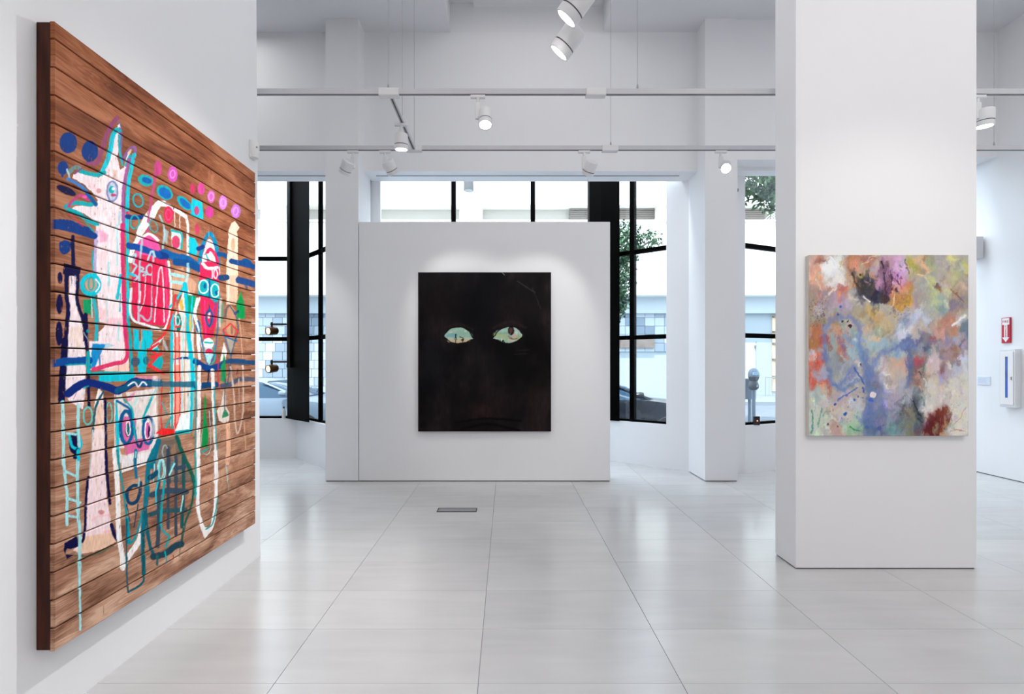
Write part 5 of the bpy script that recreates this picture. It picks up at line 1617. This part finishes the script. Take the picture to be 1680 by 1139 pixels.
# ---- the abstract canvas on the wide column
AY = 3.392
ax0, ax1 = (1327 - 831) * AY / 819, (1588.6 - 831) * AY / 819
az0, az1 = 1.415 - (715.5 - 596) * AY / 819, 1.415 - (418.5 - 596) * AY / 819
nx, nz = 300, 340
XX, ZZ = np.meshgrid(np.linspace(ax0, ax1, nx), np.linspace(az0, az1, nz))
PX = 831 + XX * 819 / AY
PY = 596 + (1.415 - ZZ) * 819 / AY
A = Brush(PX, PY, 'aaa49c', 1.0, 1.5, 21)
A.tex = 0.05
A.at(1300, 400, 3.35)
b = A.blob
for args in (
        # x, y, rx, ry, colour, rotation, alpha
        (150, 180, 110, 130, 'c08a78', 0), (140, 130, 70, 60, 'c9a494', 20), (130, 210, 60, 70, 'd49a84', 0), (120, 330, 60, 110, '9a8a7c', 0), (110, 420, 50, 80, '9c8a78', 0), (180, 90, 60, 26, 'a8705e', 0),
        (230, 150, 62, 96, 'd8d8d8', -20), (215, 130, 42, 50, 'e2e6e8', 0), (260, 100, 30, 34, 'd0d6da', 0), (250, 190, 34, 56, 'd8d4d4', -15), (300, 240, 22, 66, 'd4ccca', 25), (320, 170, 36, 80, 'c49478', 0), (370, 120, 70, 54, 'a4674e', 0), (345, 110, 34, 40, 'bc8462', 0), (370, 170, 54, 60, 'a69a86', 0), (380, 185, 18, 26, 'b0a44c', 0), (420, 80, 60, 24, 'a86e58', 0),
        (230, 280, 70, 46, 'a87c80', -15), (285, 255, 28, 26, 'bc6c5e', 0), (250, 320, 90, 40, 'a890a4', 0), (170, 300, 40, 50, '9a8c94', 0), (150, 360, 30, 34, 'b0a4ac', 0), (290, 340, 46, 28, 'b4a0c0', 0),
        (350, 300, 46, 40, 'c8c2bc', 0), (400, 310, 46, 24, 'cfc8be', 20), (430, 240, 86, 84, '34303c', 30), (470, 260, 60, 80, '2c3446', 10), (400, 225, 52, 44, '3c3838', 30), (350, 205, 16, 54, '54423c', -15), (495, 300, 34, 36, '3c5266', 0), (440, 165, 16, 46, '97a0c8', 8), (520, 280, 36, 60, '43303a', 10),
        (545, 150, 86, 92, 'b88cae', 0), (520, 110, 40, 44, 'b48aa4', 0), (590, 130, 44, 70, 'c8a0c8', 15), (540, 190, 48, 60, '8a6484', 0), (575, 210, 34, 40, 'c48cb8', 0), (505, 130, 22, 34, '6a4c64', 20), (525, 215, 28, 40, '64405c', 0), (620, 110, 28, 40, 'b4a8b8', 0),
        (630, 230, 40, 38, 'dc7c80', 0), (560, 270, 22, 34, 'd88c7c', 0), (655, 260, 24, 58, 'd8764a', -10), (600, 330, 62, 86, 'b88c52', 8), (610, 350, 40, 60, 'c49444', 0), (590, 290, 34, 34, 'c0884e', 0), (560, 400, 34, 24, 'cc9468', 0),
        (700, 110, 60, 50, 'b8b284', 0), (660, 120, 24, 60, 'a8a044', 0), (720, 90, 50, 30, 'c8a88a', 0), (760, 110, 34, 60, '8c9684', 0), (780, 120, 30, 44, 'a0ac70', 0), (830, 110, 60, 60, 'a09c9c', 0), (850, 170, 46, 60, 'b0a08c', 0), (890, 90, 34, 30, 'd0cc80', 0), (930, 130, 34, 60, '9c9c88', 0), (955, 140, 16, 40, 'c4bc60', 0), (700, 200, 60, 80, 'a89c8c', 0), (740, 260, 70, 80, '9c9c9c', 0), (690, 300, 44, 70, 'a29894', 0), (770, 220, 34, 30, 'c0c084', 0), (790, 290, 48, 44, 'b4bc8c', -20), (820, 340, 56, 66, '94a8a4', 20), (850, 380, 34, 40, '8ca4ac', 0), (790, 330, 26, 40, 'b0bc90', -20), (870, 240, 44, 80, 'b0a488', 0), (900, 200, 30, 50, 'b0b480', 0), (930, 240, 30, 30, 'ccb4a4', 20), (910, 310, 50, 60, 'a08c78', 0), (950, 300, 24, 60, '948c84', 0), (890, 340, 40, 34, '80788a', 0), (795, 240, 16, 20, '504864', -20), (812, 250, 18, 12, 'a06a3c', 0),
        (340, 400, 70, 40, 'b4a070', 0), (460, 410, 90, 66, 'b4a888', 0), (450, 400, 52, 56, 'cca860', -10), (480, 440, 44, 44, 'c8a864', 0), (400, 440, 50, 50, 'b0a890', 0), (520, 440, 40, 50, 'bca884', 0), (540, 390, 40, 46, 'b4ac9c', 0), (500, 360, 40, 30, 'b0aca0', 0), (350, 370, 50, 30, 'a09888', 0),
        (620, 460, 50, 60, 'a4acc0', 0), (640, 420, 30, 40, '6c749c', 15), (700, 440, 66, 76, 'b8c0d4', 15), (690, 480, 40, 50, 'b4acA0'.lower(), 0), (610, 490, 40, 46, 'c8ccdc', 0), (780, 470, 60, 50, 'b49890', 0), (850, 440, 60, 50, 'b4806c', -20), (880, 470, 40, 40, 'b88468', 0), (800, 520, 70, 50, 'a4908e', 0), (740, 530, 54, 36, '746c8c', 0), (770, 520, 18, 24, '9c5a60', 0), (930, 420, 40, 20, 'd6d4d0', -40), (950, 480, 34, 70, '64788a', 10), (940, 560, 34, 60, '8c88a8', 0), (860, 550, 60, 36, '8c84a4', 0), (920, 520, 34, 30, 'a0a0b4', 0),
        (270, 430, 62, 34, 'c08a54', 0), (230, 420, 30, 30, 'b88c68', 0), (300, 470, 46, 60, '9cb0a8', 0), (330, 540, 56, 80, '94acb8', 0), (330, 590, 50, 60, '9cb4c0', 0), (220, 580, 52, 110, '94a0a0', 0), (250, 490, 40, 30, 'b06c58', 20), (130, 520, 40, 70, 'b46c44', 0), (180, 530, 28, 34, 'b84438', 0), (115, 560, 28, 40, 'a87444', 0), (265, 560, 22, 44, 'b86c60', 10), (285, 600, 18, 44, 'b47468', 0), (235, 480, 18, 18, 'd49484', 0),
        (400, 560, 60, 80, 'a0b4bc', 0), (450, 520, 70, 44, 'a8b8b8', 0), (480, 560, 60, 50, '9cb4c0', 0), (540, 560, 60, 40, '94b0c0', 0), (420, 610, 40, 46, 'b0b4a8', 0), (480, 490, 50, 34, 'b0b09c', 0),
        (150, 640, 44, 36, 'cc5038', 0), (110, 620, 24, 30, 'c8c4d0', 0), (125, 740, 40, 66, 'd05034', 0), (170, 790, 44, 40, 'cc5c44', 0), (155, 720, 40, 40, 'a09cb8', 0), (185, 700, 24, 24, 'b8a4b0', 0), (180, 770, 30, 24, 'c45a50', 0),
        (300, 690, 60, 44, 'a0a4b4', 0), (320, 740, 50, 40, 'b4b4bc', 0), (250, 670, 60, 60, '8c949c', 0), (290, 770, 60, 30, 'b0b8c4', 0),
        (140, 880, 60, 90, 'bcc4bc', 0), (150, 820, 40, 40, 'a8b8bc', 0), (110, 980, 40, 80, 'c0c8b8', 0), (190, 930, 40, 80, 'c4c4b8', 0), (170, 1000, 60, 60, 'bcc8b8', 0),
        (290, 880, 90, 70, 'c4b0a8', 0), (270, 850, 50, 34, 'b4a4ac', 0), (350, 900, 50, 60, 'b4bcc8', 0), (300, 950, 60, 60, 'c8c0b4', 0), (240, 1020, 54, 40, 'c09a94', 0), (260, 970, 34, 34, 'a8a0b0', 0), (340, 1010, 60, 46, '9cc0a0', 0), (370, 960, 34, 34, 'b0c4b0', 0),
        (480, 860, 80, 190, '6c7aa4', 0), (450, 960, 66, 120, '6c7ca4', 0), (500, 800, 40, 90, '8088ac', 0), (510, 1000, 40, 60, '6c7490', 0), (420, 1010, 34, 50, '5c7490', 0),
        (510, 720, 30, 90, 'dcd8d4', -12), (530, 760, 20, 60, 'e6e6e4', -10), (580, 650, 60, 90, 'c4a894', 0), (590, 600, 50, 30, '9cb4bc', 0), (600, 690, 34, 54, 'd0a490', 0), (580, 730, 50, 60, 'c4b0a4', 0), (600, 830, 70, 110, 'a8a8b4', 0), (570, 900, 44, 90, '9c9cb4', 0), (550, 830, 34, 60, 'a49cac', 0), (560, 980, 44, 60, '8c98a4', 0),
        (640, 640, 26, 110, '5c6c98', 0), (620, 560, 60, 30, '6474a4', 0), (700, 570, 60, 40, '5c6484', 0), (700, 640, 54, 60, '8c7878', 0), (685, 650, 32, 36, 'b84858', 0), (700, 740, 56, 90, '7c706c', 0), (680, 740, 30, 60, '946254', 0), (725, 720, 30, 60, '606c70', 0), (735, 760, 26, 50, '54504f', 0), (700, 830, 50, 50, '707c80', 0), (650, 840, 30, 60, '9ca0ac', 0), (700, 790, 14, 10, 'e0a090', 0),
        (640, 940, 60, 70, '7c7868', 0), (610, 930, 24, 44, '54585c', 0), (640, 960, 34, 50, '8c8468', 0), (600, 1010, 60, 50, '64707c', 0), (650, 1020, 40, 40, '7c8468', 0), (680, 880, 26, 60, '444c54', -15), (700, 960, 20, 60, '4c545a', -10), (720, 900, 40, 40, '849094', 0), (690, 1020, 24, 40, '4c5c70', 0), (560, 1030, 40, 30, '649494', 0),
        (780, 690, 54, 90, 'c8bcb4', 0), (770, 740, 60, 80, 'c4b8a8', 0), (760, 850, 50, 80, 'd0ccc4', 10), (740, 900, 34, 44, 'dcdad6', 0), (800, 660, 40, 50, 'c8b4bc', 0), (850, 650, 44, 80, 'a08c90', 0), (840, 700, 30, 50, '8c6064', 0), (880, 610, 50, 50, '946c5c', 0), (860, 620, 24, 60, 'a48c90', 0), (830, 740, 26, 34, 'a0a4cc', 0), (880, 720, 50, 50, 'b0a8b4', 0), (930, 690, 50, 70, 'b4b8cc', 0), (940, 630, 30, 44, 'c8d0e0', 0), (950, 760, 30, 60, 'ccccc4', 0),
        (880, 880, 90, 130, 'd2cec2', 0), (920, 960, 70, 120, 'd4d2c6', 0), (900, 800, 60, 70, 'd0ccc4', 0), (820, 870, 40, 80, 'c8bcb4', 0), (950, 870, 30, 90, 'd4d0c8', 0), (930, 1030, 60, 30, 'd6d2c8', 0),
        (790, 960, 56, 66, '641c20', 25), (760, 1020, 54, 50, '5a1416', 0), (810, 1000, 26, 70, '601a1c', 0), (830, 930, 24, 50, '783828', 15), (835, 1000, 20, 54, 'b48c60', 10), (790, 1010, 10, 40, '8c7c64', 0)):
    b(args[0], args[1], args[2], args[3], args[4], args[5], 0.9, 0.5, 0.42)
al = A.line
# short loaded strokes picking up the colour next to them
rs_ = np.random.default_rng(12)
for k in range(620):
    x, y = rs_.uniform(90, 966), rs_.uniform(62, 1052)
    X_, Y_ = A.T([(x + rs_.normal() * 26, y + rs_.normal() * 30)])[0]
    jx = int(np.clip(np.searchsorted(A.x0[0], X_), 0, nx - 1))
    iy = int(np.clip((Y_ - A.y0[0, 0]) / (A.y0[-1, 0] - A.y0[0, 0]) * (nz - 1), 0, nz - 1))
    c3 = np.clip(A.rgb[iy, jx] * rs_.uniform(0.78, 1.22) + rs_.normal(size=3) * 9, 20, 245).astype(int)
    th = rs_.normal(1.57, 0.7)
    ln = rs_.uniform(14, 62)
    al([(x, y), (x + math.cos(th) * ln * .5 + rs_.normal() * 5, y + math.sin(th) * ln * .5), (x + math.cos(th) * ln, y + math.sin(th) * ln)], rs_.uniform(7, 24), '%02x%02x%02x' % tuple(c3), rs_.uniform(.35, .8), 2.2, .3)
# blue drawn figure
for pts, w, c_, a_ in (
        ([(180, 640), (175, 560), (185, 460), (230, 415), (300, 402), (350, 430), (375, 500), (372, 580), (395, 650), (420, 730)], 30, '6c7cb0', .75),
        ([(180, 600), (200, 700), (230, 780), (300, 740), (340, 690)], 30, '6878ac', .75),
        ([(230, 780), (280, 800), (330, 775), (390, 740)], 26, '5878b0', .7),
        ([(410, 760), (440, 680), (480, 620), (530, 580), (600, 568), (680, 570)], 34, '6c80b4', .75),
        ([(300, 520), (350, 560), (390, 630)], 34, '6c90b8', .7), ([(400, 600), (410, 720), (430, 850), (420, 1000)], 40, '6076a8', .6),
        ([(640, 580), (650, 680), (635, 780)], 26, '5a6a98', .7), ([(620, 570), (560, 620)], 18, '6c84b4', .6),
        ([(250, 520), (300, 600), (310, 640)], 10, '5c5c94', .7)):
    al(pts, w, c_, a_, 6, .15)
# the wet paint is dragged about, then grained by the bristles
ii, jj = np.meshgrid(np.arange(nz), np.arange(nx), indexing='ij')
wx = (fbm(A.x0 / 9, A.y0 / 12, 31, 5) - 0.5) * 16 + (fbm(A.x0 / 2.2, A.y0 / 5, 33, 3) - 0.5) * 7
wy = (fbm(A.x0 / 9, A.y0 / 12, 41, 5) - 0.5) * 22 + (fbm(A.x0 / 2.2, A.y0 / 5, 43, 3) - 0.5) * 9
sx, sy = (nx - 1) / (A.x0.max() - A.x0.min()), (nz - 1) / (A.y0.max() - A.y0.min())
wet = A.rgb[np.clip(np.rint(ii + wy * sy), 0, nz - 1).astype(int), np.clip(np.rint(jj + wx * sx), 0, nx - 1).astype(int)]
A.rgb = wet * 0.75 + A.rgb * 0.25
for pts, w, c_, a_ in (
        ([(340, 685), (370, 730), (395, 770)], 9, '3a5cac', .95), ([(250, 862), (285, 838), (320, 815), (355, 795)], 8, '4a68b4', .9), ([(385, 790), (392, 810)], 12, '2c4ca8', .95),
        ([(330, 160), (345, 210), (372, 245)], 12, '3e3434', .9), ([(490, 100), (500, 130)], 9, '2c2030', .9), ([(500, 160), (510, 240), (520, 300)], 9, '3a2438', .8), ([(540, 170), (545, 230)], 8, '4a2c44', .8), ([(560, 190), (585, 220)], 6, '5a3450', .8),
        ([(620, 90), (632, 140), (640, 165)], 6, '5a5228', .9), ([(410, 100), (425, 70), (480, 65)], 4, 'e0c0a8', .7), ([(380, 115), (440, 85)], 5, 'ddb49c', .8), ([(210, 68), (235, 98)], 8, 'f4f2ee', .9),
        ([(390, 290), (425, 320)], 10, 'e6e2dc', .9), ([(560, 280), (555, 330), (548, 350)], 6, 'e4c4a8', .8), ([(880, 450), (905, 430), (950, 395)], 14, 'e8e6e2', .9), ([(900, 270), (940, 320)], 6, '7a4c38', .9), ([(870, 250), (900, 280)], 6, '8a5a4c', .8),
        ([(655, 850), (680, 900), (710, 960)], 9, '2e3236', .9), ([(690, 960), (720, 985)], 7, '34383c', .8), ([(600, 770), (640, 830), (660, 860)], 5, 'b8b8c0', .8), ([(725, 740), (735, 760), (730, 790)], 5, 'e4d8d8', .9),
        ([(108, 915), (112, 980), (106, 1045)], 7, '4a9080', .95), ([(165, 905), (150, 960), (140, 1010)], 6, '5c9888', .9), ([(190, 900), (170, 950)], 5, '749c84', .7), ([(320, 1008), (350, 1024), (370, 1028)], 8, '2c9450', .95), ([(130, 880), (120, 920)], 4, '84b0a0', .7),
        ([(130, 250), (140, 300), (125, 330)], 5, 'd47c70', .8), ([(165, 230), (155, 290)], 6, 'd88c7c', .7), ([(880, 1000), (920, 960), (950, 900)], 4, 'c4787c', .7), ([(870, 1035), (900, 1020), (940, 1030)], 4, 'b85c64', .7), ([(810, 960), (820, 1010)], 3, 'c08084', .6), ([(690, 700), (705, 720)], 6, '303438', .8)):
    al(pts, w, c_, a_, 1.2, .25)
for x, y, r, c_ in ((265, 348, 9, '3c54c0'), (250, 392, 6, '40508c'), (275, 428, 7, '44304c'), (318, 452, 9, '4c1c2c'), (302, 425, 5, '5c3438'), (375, 666, 7, '54304c'), (292, 934, 11, '1f5cb8'), (236, 882, 8, '3454b4'), (345, 858, 9, '3c64c0'), (362, 840, 6, '2c54b0'), (195, 992, 5, '2c2c5c'), (432, 858, 14, '4464bc'), (475, 1015, 12, '4c5c94'), (410, 1010, 12, '4a6898'), (210, 920, 4, 'b45a50'), (445, 830, 16, 'e4d4d4'), (250, 1005, 4, '5c2c3c'), (372, 172, 6, '3c3428'), (385, 850, 6, '4c70c4'), (500, 1000, 6, '54648c')):
    A.ell(x, y, r, r, c_, soft=1.0)
rg = np.random.default_rng(4)
for k in range(70):
    x, y = rg.uniform(95, 180), rg.uniform(300, 460)
    A.ell(x, y, 3.2, 2.6, ('54504f', '6a4048', '4a4460')[k % 3], a=.6, soft=.8)
for k in range(60):
    x, y = rg.uniform(500, 600), rg.uniform(120, 260)
    A.line([(x, y), (x + rg.uniform(-4, 8), y + rg.uniform(6, 20))], 4, '3c2434', .55, .8, .2)
for k in range(110):
    x, y = rg.uniform(560, 650), rg.uniform(280, 420)
    A.ell(x, y, 3, 2.4, ('7c5c30', '8c6c3c')[k % 2], a=.45, soft=.8)
for k in range(60):
    x, y = rg.uniform(820, 960), rg.uniform(800, 1040)
    A.ell(x, y, 2.6, 2.6, 'b88488', a=.5, soft=.8)
for k in range(40):
    x, y = rg.uniform(200, 400), rg.uniform(790, 1000)
    A.ell(x, y, 2.8, 2.8, ('c07068', '4c5c9c')[k % 2], a=.5, soft=.8)
# fine grain of the bristles
gr_ = (fbm(A.x0 / 1.3, A.y0 / 4.5, 71, 3) - 0.5)[..., None] * 14 + (fbm(A.x0 / 6, A.y0 / 7, 77, 3) - 0.5)[..., None] * np.array([22, 14, -14.])
A.rgb += gr_
ap = empty('abstract_painting', ((ax0 + ax1) / 2, AY, az0), 'abstract canvas of pink, blue, ochre and white on the wide column', 'painting')
P3 = np.stack([XX - ap.location[0], np.zeros_like(XX), ZZ - az0], -1)
M_oil2 = paint_mat('oil_paint_bright', 0.5, 0.3, None, 0.2, 150)
grid_mesh('canvas', P3, A.colors(1.22, 0.008, 0.95), M_oil2, ap, close=(0, 0.002, 0))
hwid = (ax1 - ax0) / 2
MB().box(-hwid, 0.0025, 0.0, hwid, 0.0375, az1 - az0, 0.002).build('stretcher', mat('raw_canvas_edge', (206, 202, 192), 0.8, noise=0.05, scale=20), ap)
